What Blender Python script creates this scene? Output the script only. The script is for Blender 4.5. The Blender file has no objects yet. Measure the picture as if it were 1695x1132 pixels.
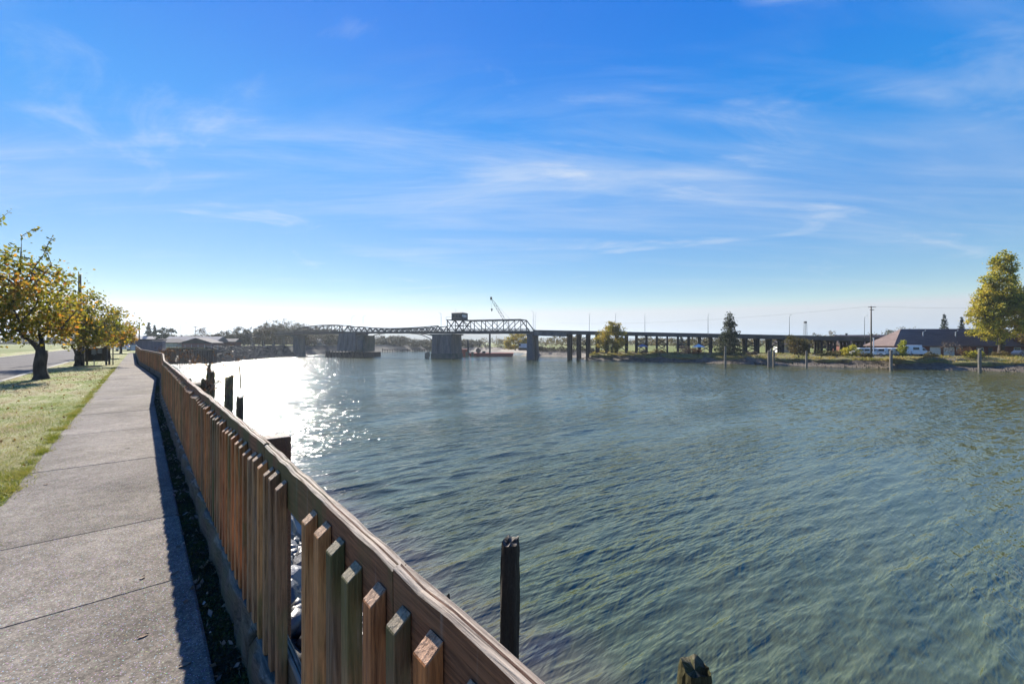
import bpy, bmesh, math, random
import numpy as np
from mathutils import Vector, Matrix

random.seed(7)
rng = np.random.default_rng(7)
scene = bpy.context.scene
COL = scene.collection

# ------------------------------------------------------------------ camera
CAM_Z = 1.75
FPX = 720.0                      # focal length in photograph pixels (1695 wide)
cam = bpy.data.cameras.new('camera')
cam.sensor_width = 36.0
cam.lens = FPX / 1695.0 * 36.0
cam.clip_start = 0.05
cam.clip_end = 20000
cam_o = bpy.data.objects.new('camera', cam)
cam_o.location = (0, 0, CAM_Z)
cam_o.rotation_euler = (math.pi / 2, 0, 0)
COL.objects.link(cam_o)
scene.camera = cam_o

# ------------------------------------------------------------------ sky and sun
SUN_AZ = math.radians(-30.5)     # from +Y, negative is to the left
SUN_EL = math.radians(31.5)
world = bpy.data.worlds.new('World')
scene.world = world
world.use_nodes = True
wn, wl = world.node_tree.nodes, world.node_tree.links
wn.clear()
w_out = wn.new('ShaderNodeOutputWorld')
w_bg = wn.new('ShaderNodeBackground')
w_bg.inputs['Strength'].default_value = 0.062
sky = wn.new('ShaderNodeTexSky')
sky.sky_type = 'NISHITA'
sky.sun_disc = False
sky.sun_elevation = SUN_EL
sky.sun_rotation = SUN_AZ
sky.altitude = 0
sky.air_density = 1.0
sky.dust_density = 0.0
sky.ozone_density = 2.0
def wmath(op, a, b=None, c=None):
    n = wn.new('ShaderNodeMath'); n.operation = op
    for i, v in enumerate((a, b, c)):
        if v is None: continue
        if isinstance(v, (int, float)): n.inputs[i].default_value = v
        else: wl.new(v, n.inputs[i])
    return n.outputs[0]
# the photograph's sky is a deeper, more even blue than the model's: grade hue and evenness over the whole dome
w_sep = wn.new('ShaderNodeSeparateColor'); wl.new(sky.outputs[0], w_sep.inputs[0])
sb = wmath('MULTIPLY', wmath('POWER', wmath('DIVIDE', w_sep.outputs[2], 4.4), 0.25), 5.1)
srr = wmath('MULTIPLY', wmath('POWER', wmath('MINIMUM', wmath('DIVIDE', w_sep.outputs[0], w_sep.outputs[2]), 0.80), 2.2), sb)
sgg = wmath('MULTIPLY', wmath('POWER', wmath('MINIMUM', wmath('DIVIDE', w_sep.outputs[1], w_sep.outputs[2]), 0.955), 1.75), sb)
w_tc = wn.new('ShaderNodeTexCoord'); w_sz = wn.new('ShaderNodeSeparateXYZ'); wl.new(w_tc.outputs['Generated'], w_sz.inputs[0])
def by_height(v_, vals):
    c_ = wn.new('ShaderNodeFloatCurve'); wl.new(wmath('MAXIMUM', w_sz.outputs['Z'], 0.0), c_.inputs['Value'])
    cu = c_.mapping.curves[0]
    pts_ = [(0.0, vals[0]), (0.16, vals[1]), (0.40, vals[2]), (0.60, vals[3]), (1.0, vals[4])]
    while len(cu.points) < 5: cu.points.new(0.5, 0.5)
    for p_, (x_, y_) in zip(cu.points, pts_): p_.location = (x_, y_ / 2)
    c_.mapping.update()
    return wmath('MULTIPLY', v_, wmath('MULTIPLY', c_.outputs[0], 2.0))
srr = by_height(srr, (0.72, 1.42, 0.34, 0.04, 0.04)); sgg = by_height(sgg, (0.84, 1.03, 1.00, 0.76, 0.70)); sb = by_height(sb, (0.86, 0.97, 1.08, 1.06, 1.0))
w_hs = wn.new('ShaderNodeCombineColor')
wl.new(srr, w_hs.inputs[0]); wl.new(sgg, w_hs.inputs[1]); wl.new(sb, w_hs.inputs[2])
# thin cirrus: noise on a flat layer high above, seen in perspective
geo = wn.new('ShaderNodeTexCoord')
sep = wn.new('ShaderNodeSeparateXYZ')
wl.new(geo.outputs['Generated'], sep.inputs[0])
zc = wmath('MAXIMUM', wmath('ADD', sep.outputs['Z'], 0.10), 0.02)
u = wmath('DIVIDE', sep.outputs['X'], zc)
v = wmath('DIVIDE', sep.outputs['Y'], zc)
cmb = wn.new('ShaderNodeCombineXYZ')
wl.new(u, cmb.inputs[0]); wl.new(v, cmb.inputs[1])
def wnoise(scale, rot, sc, detail, dist, lo, hi, loc=(0, 0, 0)):
    mp = wn.new('ShaderNodeMapping')
    mp.inputs['Rotation'].default_value = (0, 0, rot)
    mp.inputs['Scale'].default_value = sc
    mp.inputs['Location'].default_value = loc
    wl.new(cmb.outputs[0], mp.inputs['Vector'])
    n = wn.new('ShaderNodeTexNoise')
    n.inputs['Scale'].default_value = scale
    n.inputs['Detail'].default_value = detail
    n.inputs['Roughness'].default_value = 0.58
    n.inputs['Distortion'].default_value = dist
    wl.new(mp.outputs[0], n.inputs['Vector'])
    r = wn.new('ShaderNodeMapRange'); r.interpolation_type = 'SMOOTHSTEP'
    r.inputs['From Min'].default_value = lo; r.inputs['From Max'].default_value = hi
    wl.new(n.outputs['Fac'], r.inputs['Value'])
    return r.outputs[0]
c_veil = wnoise(0.55, math.radians(14), (0.45, 1.0, 1), 4, 0.6, 0.40, 0.66, (0.2, 0.55, 0))
c_str = wnoise(1.5, math.radians(16), (0.26, 1.2, 1), 8, 1.1, 0.38, 0.72, (3.1, 0.4, 0))
c_str2 = wnoise(2.4, math.radians(-20), (0.30, 1.2, 1), 8, 0.9, 0.40, 0.76, (1.3, 5.4, 0))
c_wisp = wnoise(1.3, math.radians(-8), (0.6, 1.0, 1), 10, 1.6, 0.55, 0.78, (7.9, 2.5, 0))
# a long veil of cirrus lying across the sky ahead, and looser wisps around it
veil_d = wmath('DIVIDE', wmath('SUBTRACT', v, wmath('ADD', wmath('MULTIPLY', u, 0.10), 2.05)), 0.55)
veil = wmath('POWER', 2.718, wmath('MULTIPLY', wmath('MULTIPLY', veil_d, veil_d), -1.0))
dens = wmath('ADD', wmath('MULTIPLY', veil, 0.60), wmath('MULTIPLY', c_veil, 0.55))
cl = wmath('MULTIPLY', dens, wmath('ADD', wmath('ADD', wmath('MULTIPLY', c_str, 0.50), wmath('MULTIPLY', c_str2, 0.34)), 0.10))
cl = wmath('MINIMUM', wmath('ADD', wmath('MULTIPLY', cl, 0.80), wmath('MULTIPLY', c_wisp, 0.36)), 0.75)
cl = wmath('MAXIMUM', wmath('SUBTRACT', wmath('MULTIPLY', cl, 1.12), 0.055), 0.0)
w_mix = wn.new('ShaderNodeMix'); w_mix.data_type = 'RGBA'
wl.new(cl, w_mix.inputs['Factor'])
wl.new(w_hs.outputs[0], w_mix.inputs['A'])
w_mix.inputs['B'].default_value = (4.6, 5.2, 6.0, 1)
wl.new(w_mix.outputs['Result'], w_bg.inputs['Color'])
wl.new(w_bg.outputs[0], w_out.inputs['Surface'])

sun = bpy.data.lights.new('sun', 'SUN')
sun.energy = 5.0
sun.angle = math.radians(0.53)
sun.color = (1.0, 0.93, 0.82)
sun_o = bpy.data.objects.new('sun', sun)
to_sun = Vector((math.sin(SUN_AZ) * math.cos(SUN_EL), math.cos(SUN_AZ) * math.cos(SUN_EL), math.sin(SUN_EL)))
sun_o.rotation_euler = to_sun.to_track_quat('Z', 'Y').to_euler()
sun_o.location = to_sun * 60
COL.objects.link(sun_o)

vs = scene.view_settings
vs.view_transform = 'Standard'
vs.look = 'None'
vs.exposure = 1.25
vs.gamma = 1.0
vs.use_curve_mapping = False
scene.render.engine = 'CYCLES'
scene.cycles.use_denoising = True
scene.cycles.max_bounces = 6
scene.cycles.transparent_max_bounces = 8
scene.cycles.volume_bounces = 0
scene.cycles.sample_clamp_indirect = 6.0
scene.cycles.sample_clamp_direct = 0.0

# ------------------------------------------------------------------ helpers
WATER = -4.75
LANDR = -1.8                     # level of the right bank
SN, CS = math.sin(math.radians(40.7)), math.cos(math.radians(40.7))
def PA(o, a, z=0.0):
    """metres right of the path's centre line, metres along it -> world"""
    return Vector((CS * o - SN * a, SN * o + CS * a, z))
def PX(px, py, Y):
    """a point seen at a photograph pixel, standing Y metres out"""
    return Vector(((px - 847.5) / FPX * Y, Y, CAM_Z - (py - 566.0) / FPX * Y))

def tag(o, label, cat, group=None):
    o['label'] = label; o['category'] = cat
    if group: o['group'] = group
    return o
def thing(name, label, cat, loc, group=None, rz=0.0):
    o = bpy.data.objects.new(name, None)
    o.empty_display_size = 0.3
    o.location = loc; o.rotation_euler = (0, 0, rz)
    COL.objects.link(o)
    return tag(o, label, cat, group)
def origin_of(p):
    v = Vector((0, 0, 0))
    while p is not None:
        v += p.location; p = p.parent
    return v
def link(name, me, m, parent=None, kind=None):
    o = bpy.data.objects.new(name, me)
    if m is not None and len(me.materials) == 0: me.materials.append(m)
    COL.objects.link(o)
    if parent is not None: o.parent = parent
    if kind: o['kind'] = kind
    return o
def copy_tree(o, parent=None):
    c = o.copy(); COL.objects.link(c); c.parent = parent
    for ch in o.children: copy_tree(ch, c)
    return c

class MB:
    """collects world-space geometry for one mesh object"""
    def __init__(s): s.v = []; s.f = []
    def add(s, vs_, fs):
        b = len(s.v); s.v += [tuple(p) for p in vs_]; s.f += [tuple(i + b for i in f) for f in fs]
        return s
    def box(s, c, size, rz=0.0, M=None):
        hx, hy, hz = size[0] / 2, size[1] / 2, size[2] / 2
        p = [Vector((x, y, z)) for x in (-hx, hx) for y in (-hy, hy) for z in (-hz, hz)]
        R = M if M is not None else Matrix.Rotation(rz, 3, 'Z')
        p = [R @ q + Vector(c) for q in p]
        return s.add(p, [(0, 1, 3, 2), (4, 6, 7, 5), (0, 4, 5, 1), (2, 3, 7, 6), (0, 2, 6, 4), (1, 5, 7, 3)])
    def beam(s, a, b, w, h=None, up=(0, 0, 1)):
        a, b = Vector(a), Vector(b); h = h or w
        d = (b - a); L = d.length
        if L < 1e-6: return s
        d /= L; u_ = Vector(up)
        if abs(d.dot(u_)) > 0.98: u_ = Vector((0, 1, 0))
        x = d.cross(u_).normalized(); z = x.cross(d).normalized()
        p = []
        for t in (a, b):
            for sx, sz in ((-1, -1), (1, -1), (1, 1), (-1, 1)):
                p.append(t + x * (sx * w / 2) + z * (sz * h / 2))
        return s.add(p, [(3, 2, 1, 0), (4, 5, 6, 7), (0, 1, 5, 4), (1, 2, 6, 5), (2, 3, 7, 6), (3, 0, 4, 7)])
    def tube(s, pts, rad, n=7, cap=True):
        pts = [Vector(p) for p in pts]; k = len(pts); vv = []
        for i, p in enumerate(pts):
            d = (pts[min(i + 1, k - 1)] - pts[max(i - 1, 0)])
            d = d.normalized() if d.length > 1e-9 else Vector((0, 0, 1))
            u_ = Vector((0, 0, 1)) if abs(d.z) < 0.9 else Vector((1, 0, 0))
            x = d.cross(u_).normalized(); y = x.cross(d)
            r = rad[i] if hasattr(rad, '__len__') else rad
            for j in range(n):
                t = 2 * math.pi * j / n
                vv.append(p + (x * math.cos(t) + y * math.sin(t)) * r)
        ff = [(i * n + j, i * n + (j + 1) % n, (i + 1) * n + (j + 1) % n, (i + 1) * n + j) for i in range(k - 1) for j in range(n)]
        if cap: ff += [tuple(range(n - 1, -1, -1)), tuple((k - 1) * n + j for j in range(n))]
        return s.add(vv, ff)
    def prism(s, poly, d, thick):
        """poly: world points of one face; pushed by vector d"""
        n = len(poly); d = Vector(d) * thick
        p = [Vector(q) for q in poly] + [Vector(q) + d for q in poly]
        return s.add(p, [tuple(range(n - 1, -1, -1)), tuple(range(n, 2 * n))] + [(i, (i + 1) % n, (i + 1) % n + n, i + n) for i in range(n)])
    def mesh(s, name, org=(0, 0, 0), smooth=False):
        me = bpy.data.meshes.new(name)
        o = Vector(org)
        me.from_pydata([tuple(Vector(p) - o) for p in s.v], [], s.f)
        bm = bmesh.new(); bm.from_mesh(me)
        bmesh.ops.recalc_face_normals(bm, faces=bm.faces)
        bm.to_mesh(me); bm.free()
        if smooth: me.polygons.foreach_set('use_smooth', [True] * len(me.polygons))
        me.update()
        return me
    def build(s, name, m, parent=None, smooth=False, kind=None):
        return link(name, s.mesh(name, origin_of(parent) if parent else (0, 0, 0), smooth), m, parent, kind)

def np_mesh(name, verts, quads, smooth=False):
    """fast mesh from arrays (quads or tris, all alike)"""
    me = bpy.data.meshes.new(name)
    k = quads.shape[1]
    me.vertices.add(len(verts)); me.vertices.foreach_set('co', np.asarray(verts, np.float32).ravel())
    me.loops.add(quads.size); me.loops.foreach_set('vertex_index', quads.astype(np.int32).ravel())
    me.polygons.add(len(quads))
    me.polygons.foreach_set('loop_start', np.arange(0, quads.size, k, dtype=np.int32))
    if smooth: me.polygons.foreach_set('use_smooth', np.ones(len(quads), bool))
    me.update(calc_edges=True)
    return me

# ------------------------------------------------------------------ materials
def nodes_of(name):
    m = bpy.data.materials.new(name); m.use_nodes = True
    nt = m.node_tree
    return m, nt, nt.nodes, nt.links, nt.nodes['Principled BSDF']
def ramp_node(N, cols, pos=None):
    r = N.new('ShaderNodeValToRGB')
    e = r.color_ramp.elements
    k = len(cols)
    pos = pos or [i / (k - 1) for i in range(k)]
    while len(e) < k: e.new(0.5)
    for i in range(k):
        e[i].position = pos[i]; e[i].color = (*cols[i], 1)
    return r
def noise_node(N, L, vec, scale, detail=5, rough=0.55, stretch=None, dist=0.0):
    if stretch is not None:
        mp = N.new('ShaderNodeMapping'); mp.inputs['Scale'].default_value = stretch
        L.new(vec, mp.inputs['Vector']); vec = mp.outputs[0]
    n = N.new('ShaderNodeTexNoise')
    n.inputs['Scale'].default_value = scale; n.inputs['Detail'].default_value = detail
    n.inputs['Roughness'].default_value = rough; n.inputs['Distortion'].default_value = dist
    L.new(vec, n.inputs['Vector'])
    return n
def fmath(N, L, op, a, b=None, clamp=False):
    n = N.new('ShaderNodeMath'); n.operation = op; n.use_clamp = clamp
    for i, v_ in enumerate((a, b)):
        if v_ is None: continue
        if isinstance(v_, (int, float)): n.inputs[i].default_value = v_
        else: L.new(v_, n.inputs[i])
    return n.outputs[0]
def mixc(N, L, f, a, b, mode='MIX'):
    n = N.new('ShaderNodeMix'); n.data_type = 'RGBA'; n.blend_type = mode
    for sock, v_ in (('Factor', f), ('A', a), ('B', b)):
        if isinstance(v_, (int, float)): n.inputs[sock].default_value = v_
        elif isinstance(v_, tuple): n.inputs[sock].default_value = (*v_, 1)
        else: L.new(v_, n.inputs[sock])
    return n.outputs['Result']
def map_range(N, L, v_, lo, hi, a=0.0, b=1.0):
    r = N.new('ShaderNodeMapRange'); r.interpolation_type = 'SMOOTHSTEP'
    r.inputs['From Min'].default_value = lo; r.inputs['From Max'].default_value = hi
    r.inputs['To Min'].default_value = a; r.inputs['To Max'].default_value = b
    L.new(v_, r.inputs['Value'])
    return r.outputs[0]
def world_pos(N): return N.new('ShaderNodeNewGeometry').outputs['Position']

def MAT(name, cols, scale=2.0, rough=0.8, bump=0.3, bscale=None, stretch=None, rand=0.0, detail=6, bdist=0.02, spec=0.3, metal=0.0, lo=0.3, hi=0.7, fine=0.0):
    """mottled surface: colour ramp over noise in world space, relief, per-object value shift"""
    m, nt, N, L, B = nodes_of(name)
    pos = world_pos(N)
    n = noise_node(N, L, pos, scale, detail, 0.6, stretch)
    k = len(cols)
    r = ramp_node(N, cols, [lo + (hi - lo) * i / max(k - 1, 1) for i in range(k)])
    L.new(n.outputs['Fac'], r.inputs[0])
    c = r.outputs[0]
    if fine:
        n2 = noise_node(N, L, pos, scale * 9, 3)
        c = mixc(N, L, fine, c, mixc(N, L, 1.0, c, ramp_out(N, L, n2), 'MULTIPLY'))
    if rand:
        oi = N.new('ShaderNodeObjectInfo')
        hs = N.new('ShaderNodeHueSaturation')
        L.new(map_range(N, L, oi.outputs['Random'], 0, 1, 1 - rand, 1 + rand), hs.inputs['Value'])
        L.new(c, hs.inputs['Color']); c = hs.outputs[0]
    L.new(c, B.inputs['Base Color'])
    B.inputs['Roughness'].default_value = rough
    B.inputs['Specular IOR Level'].default_value = spec
    B.inputs['Metallic'].default_value = metal
    if bump:
        nb = noise_node(N, L, pos, bscale or scale * 6, 6, 0.6, stretch)
        b = N.new('ShaderNodeBump'); b.inputs['Strength'].default_value = bump; b.inputs['Distance'].default_value = bdist
        L.new(nb.outputs['Fac'], b.inputs['Height']); L.new(b.outputs[0], B.inputs['Normal'])
    return m
def ramp_out(N, L, n2):
    r = ramp_node(N, [(0.45, 0.45, 0.45), (1.25, 1.25, 1.25)], [0.3, 0.7]); L.new(n2.outputs['Fac'], r.inputs[0])
    return r.outputs[0]
def PLAIN(name, col, rough=0.5, metal=0.0, spec=0.5):
    return MAT(name, [tuple(c * 0.86 for c in col), tuple(min(1, c * 1.1) for c in col)], 1.3, rough, 0.05, rand=0.0, metal=metal, spec=spec)
def LEAF(name, cols, pos=None, clump=0.9, transl=0.45, nscale=0.5, rough=0.6):
    """foliage: colour from leaf to leaf and from clump to clump, light shining through"""
    m, nt, N, L, B = nodes_of(name)
    g = N.new('ShaderNodeNewGeometry')
    n = noise_node(N, L, g.outputs['Position'], nscale, 3)
    f = fmath(N, L, 'ADD', fmath(N, L, 'MULTIPLY', g.outputs['Random Per Island'], 1 - clump * 0.55),
              fmath(N, L, 'MULTIPLY', map_range(N, L, n.outputs['Fac'], 0.32, 0.68), clump * 0.55))
    r = ramp_node(N, cols, pos); L.new(f, r.inputs[0])
    L.new(r.outputs[0], B.inputs['Base Color'])
    B.inputs['Roughness'].default_value = rough
    B.inputs['Specular IOR Level'].default_value = 0.25
    t = N.new('ShaderNodeBsdfTranslucent')
    L.new(mixc(N, L, 1.0, r.outputs[0], (1.5, 1.35, 0.8), 'MULTIPLY'), t.inputs['Color'])
    mx = N.new('ShaderNodeMixShader'); mx.inputs[0].default_value = transl
    L.new(B.outputs[0], mx.inputs[1]); L.new(t.outputs[0], mx.inputs[2])
    L.new(mx.outputs[0], N['Material Output'].inputs['Surface'])
    return m

def wood_mat(name, tones, moss=0.35, top_light=0.5, grain=(9, 9, 0.5), rough=0.8, use_rand=True, gs=11.0, white=0.25, along=False):
    """weathered timber: tone differs from piece to piece, grain along the piece, green algae, pale weathered top"""
    m, nt, N, L, B = nodes_of(name)
    g = N.new('ShaderNodeNewGeometry'); oi = N.new('ShaderNodeObjectInfo')
    pos = g.outputs['Position']
    rnd = fmath(N, L, 'FRACT', fmath(N, L, 'ADD', fmath(N, L, 'MULTIPLY', oi.outputs['Random'], 3.71), fmath(N, L, 'MULTIPLY', g.outputs['Random Per Island'], 5.3)))
    off = N.new('ShaderNodeVectorMath'); off.operation = 'ADD'
    cx = N.new('ShaderNodeCombineXYZ'); L.new(fmath(N, L, 'MULTIPLY', rnd, 37.0), cx.inputs[2])
    L.new(pos, off.inputs[0]); L.new(cx.outputs[0], off.inputs[1])
    vec_ = off.outputs[0]
    if along:       # grain runs along the fence line
        mpx = N.new('ShaderNodeMapping'); mpx.vector_type = 'TEXTURE'; mpx.inputs['Rotation'].default_value = (0, 0, math.radians(130.7)); L.new(vec_, mpx.inputs['Vector']); vec_ = mpx.outputs[0]
    gr = noise_node(N, L, vec_, gs, 9, 0.68, grain, 0.35)
    big = noise_node(N, L, off.outputs[0], 1.6, 4)
    r = ramp_node(N, tones); L.new(rnd if use_rand else big.outputs['Fac'], r.inputs[0])
    dark = ramp_node(N, [(0.22, 0.20, 0.19), (0.90, 0.90, 0.90), (1.45, 1.42, 1.35)], [0.32, 0.5, 0.70]); L.new(gr.outputs['Fac'], dark.inputs[0])
    c = mixc(N, L, 0.85, r.outputs[0], mixc(N, L, 1.0, r.outputs[0], dark.outputs[0], 'MULTIPLY'))
    # algae
    mo = noise_node(N, L, off.outputs[0], 3.2, 6, 0.6, (1, 1, 0.45))
    shift = fmath(N, L, 'MULTIPLY', fmath(N, L, 'FRACT', fmath(N, L, 'MULTIPLY', rnd, 7.3)), 0.22)
    mf = map_range(N, L, fmath(N, L, 'ADD', mo.outputs['Fac'], shift), 0.60, 0.78, 0, moss)
    c = mixc(N, L, mf, c, (0.085, 0.10, 0.035))
    # bleached streaks
    wh = noise_node(N, L, off.outputs[0], 14.0, 5, 0.6, (2.2, 2.2, 0.12))
    c = mixc(N, L, map_range(N, L, wh.outputs['Fac'], 0.60, 0.72, 0, white), c, (0.36, 0.33, 0.30))
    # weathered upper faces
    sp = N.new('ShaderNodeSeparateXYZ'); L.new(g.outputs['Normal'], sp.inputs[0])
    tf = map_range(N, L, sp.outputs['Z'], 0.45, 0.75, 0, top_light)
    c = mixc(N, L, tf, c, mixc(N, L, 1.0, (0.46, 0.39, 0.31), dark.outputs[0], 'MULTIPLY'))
    L.new(c, B.inputs['Base Color'])
    B.inputs['Roughness'].default_value = rough; B.inputs['Specular IOR Level'].default_value = 0.25
    b = N.new('ShaderNodeBump'); b.inputs['Strength'].default_value = 0.8; b.inputs['Distance'].default_value = 0.010
    L.new(gr.outputs['Fac'], b.inputs['Height']); L.new(b.outputs[0], B.inputs['Normal'])
    return m

mats = {}
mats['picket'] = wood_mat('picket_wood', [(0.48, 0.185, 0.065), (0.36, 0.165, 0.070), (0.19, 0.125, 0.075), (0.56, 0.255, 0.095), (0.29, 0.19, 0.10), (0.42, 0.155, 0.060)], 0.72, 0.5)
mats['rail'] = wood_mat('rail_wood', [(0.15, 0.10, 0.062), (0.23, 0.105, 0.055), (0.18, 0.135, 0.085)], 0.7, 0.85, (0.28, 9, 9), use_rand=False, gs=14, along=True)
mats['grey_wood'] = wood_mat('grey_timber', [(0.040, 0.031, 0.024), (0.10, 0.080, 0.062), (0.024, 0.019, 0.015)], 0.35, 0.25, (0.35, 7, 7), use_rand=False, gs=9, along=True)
mats['piling'] = wood_mat('piling_wood', [(0.022, 0.018, 0.014), (0.045, 0.034, 0.024), (0.030, 0.028, 0.02)], 0.7, 0.3, (7, 7, 0.6), 0.7, use_rand=False, white=0.12)
mats['piling_moss'] = wood_mat('mossy_piling_wood', [(0.035, 0.032, 0.014), (0.07, 0.062, 0.022), (0.045, 0.038, 0.02)], 0.8, 0.1, (7, 7, 0.6), 0.8, use_rand=False, white=0.05)
mats['piling_far'] = wood_mat('far_piling_wood', [(0.12, 0.105, 0.09), (0.19, 0.17, 0.15), (0.09, 0.08, 0.07)], 0.3, 0.4, (7, 7, 0.6), 0.8, use_rand=False)
mats['pole'] = wood_mat('pole_wood', [(0.10, 0.075, 0.055), (0.15, 0.115, 0.085), (0.08, 0.06, 0.045)], 0.1, 0.2, (6, 6, 0.4), 0.8, use_rand=False)
mats['bark'] = MAT('bark', [(0.018, 0.014, 0.011), (0.055, 0.043, 0.034), (0.085, 0.072, 0.06)], 5, 0.9, 0.9, 9, (1, 1, 0.35), bdist=0.04)
mats['steel'] = MAT('bridge_steel', [(0.020, 0.027, 0.030), (0.032, 0.041, 0.045), (0.045, 0.047, 0.046)], 0.6, 0.65, 0.1)
mats['steel_rust'] = MAT('rusty_bridge_steel', [(0.040, 0.036, 0.032), (0.065, 0.055, 0.047), (0.055, 0.046, 0.036)], 0.6, 0.75, 0.1)
mats['conc'] = MAT('old_concrete', [(0.045, 0.050, 0.055), (0.105, 0.11, 0.115), (0.16, 0.158, 0.152)], 0.35, 0.85, 0.35, 3, (1.6, 1.6, 0.35), bdist=0.05, fine=0.5)
mats['conc_stain'] = MAT('stained_concrete', [(0.045, 0.055, 0.045), (0.085, 0.095, 0.080), (0.12, 0.115, 0.095)], 0.5, 0.85, 0.35, 3, bdist=0.05)
mats['deck'] = MAT('viaduct_deck', [(0.070, 0.064, 0.058), (0.115, 0.105, 0.095)], 0.5, 0.8, 0.2, 3)
mats['trestle'] = MAT('creosoted_timber', [(0.022, 0.019, 0.017), (0.05, 0.042, 0.036)], 1.5, 0.85, 0.3, 8, (1, 1, 0.3))
mats['fender'] = MAT('fender_timber', [(0.10, 0.085, 0.06), (0.22, 0.19, 0.14), (0.14, 0.115, 0.08)], 0.7, 0.85, 0.3, 5, (1, 1, 0.3))
mats['lampgrey'] = PLAIN('lamp_grey', (0.30, 0.33, 0.35), 0.5)
mats['black'] = PLAIN('black_rubber', (0.014, 0.014, 0.015), 0.7)
mats['white'] = PLAIN('white_paint', (0.74, 0.75, 0.76), 0.35)
mats['glass'] = PLAIN('dark_glass', (0.018, 0.022, 0.028), 0.08, spec=0.6)
mats['red_paint'] = MAT('red_barge_paint', [(0.26, 0.060, 0.045), (0.36, 0.105, 0.075), (0.20, 0.075, 0.055)], 0.6, 0.7, 0.2)
mats['dark_steel'] = PLAIN('dark_steel', (0.03, 0.032, 0.034), 0.6)
mats['crane_white'] = PLAIN('crane_white', (0.55, 0.58, 0.60), 0.5)
mats['grey_metal'] = PLAIN('grey_metal', (0.24, 0.27, 0.31), 0.5)
# ------------------------------------------------------------------ ground, banks, water
# left shore (water line): along the fence, a pile wall, riprap up to the bridge, then on behind it
def arc(points): return [Vector((x, y, 0)) for x, y in points]
shoreL = [PA(5.3, a) for a in (-70, -30, -8, 0, 6, 12, 20, 30, 45, 60, 80, 105, 130, 152, 168)] + arc([(-107, 138.5), (-96, 137.5), (-91.5, 134), (-94, 148), (-97.5, 165), (-100, 186), (-101, 203), (-104, 225), (-98, 262), (-84, 290), (-60, 318)])
topL = [PA(0.66, a) for a in (-70, -30, -8, 0, 6, 12, 20)] + [PA(0.9, 30), PA(0.6, 45), PA(0.4, 60), PA(0.3, 80), PA(0.2, 105), PA(0.2, 130), PA(0.2, 152), PA(0.5, 172)] + arc([(-108, 139.2), (-96.6, 138.3), (-97.5, 139.5), (-100, 150), (-103.5, 166), (-106, 187), (-107, 204), (-111, 226), (-105, 268), (-92, 300), (-70, 332)])
shoreR = arc([(330, -120), (230, -20), (160, 50), (128, 79), (110, 93.6), (97, 104), (84, 114), (69, 126), (56, 136), (43, 146), (31, 154.5), (26.5, 158), (25, 163), (33, 172), (27, 184), (16, 192), (8, 199), (4, 208), (9, 228), (6, 262), (-10, 290), (-34, 306), (-58, 316)])
topR = arc([(345, -110), (243, -8), (167, 58), (135, 87), (117, 101.5), (103.5, 111.5), (90, 121), (74.5, 133), (61, 143), (48, 152.5), (36, 160), (32, 163), (34, 167), (42, 176), (34, 191), (22, 199), (15, 204), (12, 212), (17, 230), (14, 268), (-4, 298), (-30, 316), (-56, 327)])

def resample(sh, tp, step):
    A, B = [], []
    for i in range(len(sh) - 1):
        k = max(1, int((sh[i + 1] - sh[i]).length / step))
        for j in range(k):
            t = j / k
            A.append(sh[i].lerp(sh[i + 1], t)); B.append(tp[i].lerp(tp[i + 1], t))
    A.append(sh[-1]); B.append(tp[-1])
    return A, B
def bank_strip(name, sh, tp, prof, m, step, jit, seed):
    """loft from water line to bank top: prof = [(t, z)], t 0 at the water, 1 at the top"""
    r = random.Random(seed)
    A, B = resample(sh, tp, step)
    vv, ff = [], []
    k = len(prof)
    for i, (a, b) in enumerate(zip(A, B)):
        wob = math.sin(i * 0.9) * 0.5 + math.sin(i * 0.37 + 1) * 0.5
        for j, (t, z) in enumerate(prof):
            inner = 0.0 if j == k - 1 else jit
            p = a.lerp(b, t + (inner * 0.06 * wob if 0 < j < k - 1 else 0))
            vv.append((p.x + r.uniform(-1, 1) * inner * 0.6, p.y + r.uniform(-1, 1) * inner * 0.6, z + r.uniform(-1, 1) * inner * 0.35))
    for i in range(len(A) - 1):
        for j in range(k - 1):
            ff.append((i * k + j, (i + 1) * k + j, (i + 1) * k + j + 1, i * k + j + 1))
    mb = MB(); mb.v = vv; mb.f = ff
    o = mb.build(name, m, None, smooth=True); o['kind'] = 'structure'
    return o
mats['mud'] = MAT('mud_bank', [(0.06, 0.048, 0.036), (0.13, 0.105, 0.078), (0.20, 0.165, 0.125)], 1.2, 0.75, 0.8, 6, bdist=0.08, fine=0.7)
mats['bank_rock'] = MAT('rocky_bank', [(0.02, 0.019, 0.017), (0.05, 0.047, 0.042), (0.085, 0.08, 0.07)], 1.4, 0.9, 0.9, 7, bdist=0.06, fine=0.7)
# grassland
m, nt, N, L, B = nodes_of('grassland')
pos = world_pos(N)
n1 = noise_node(N, L, pos, 0.06, 5); n2 = noise_node(N, L, pos, 1.5, 6)
r1 = ramp_node(N, [(0.10, 0.135, 0.036), (0.17, 0.19, 0.06), (0.24, 0.21, 0.095)], [0.35, 0.5, 0.68]); L.new(n1.outputs['Fac'], r1.inputs[0])
L.new(mixc(N, L, 0.6, r1.outputs[0], mixc(N, L, 1.0, r1.outputs[0], ramp_out(N, L, n2), 'MULTIPLY')), B.inputs['Base Color'])
B.inputs['Roughness'].default_value = 0.95; B.inputs['Specular IOR Level'].default_value = 0.1
mats['grassland'] = m
mats['bank_grass'] = MAT('bank_turf', [(0.075, 0.060, 0.030), (0.19, 0.155, 0.060), (0.17, 0.17, 0.055), (0.30, 0.235, 0.105)], 0.5, 0.95, 0.9, 3, bdist=0.15, fine=0.7)

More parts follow.
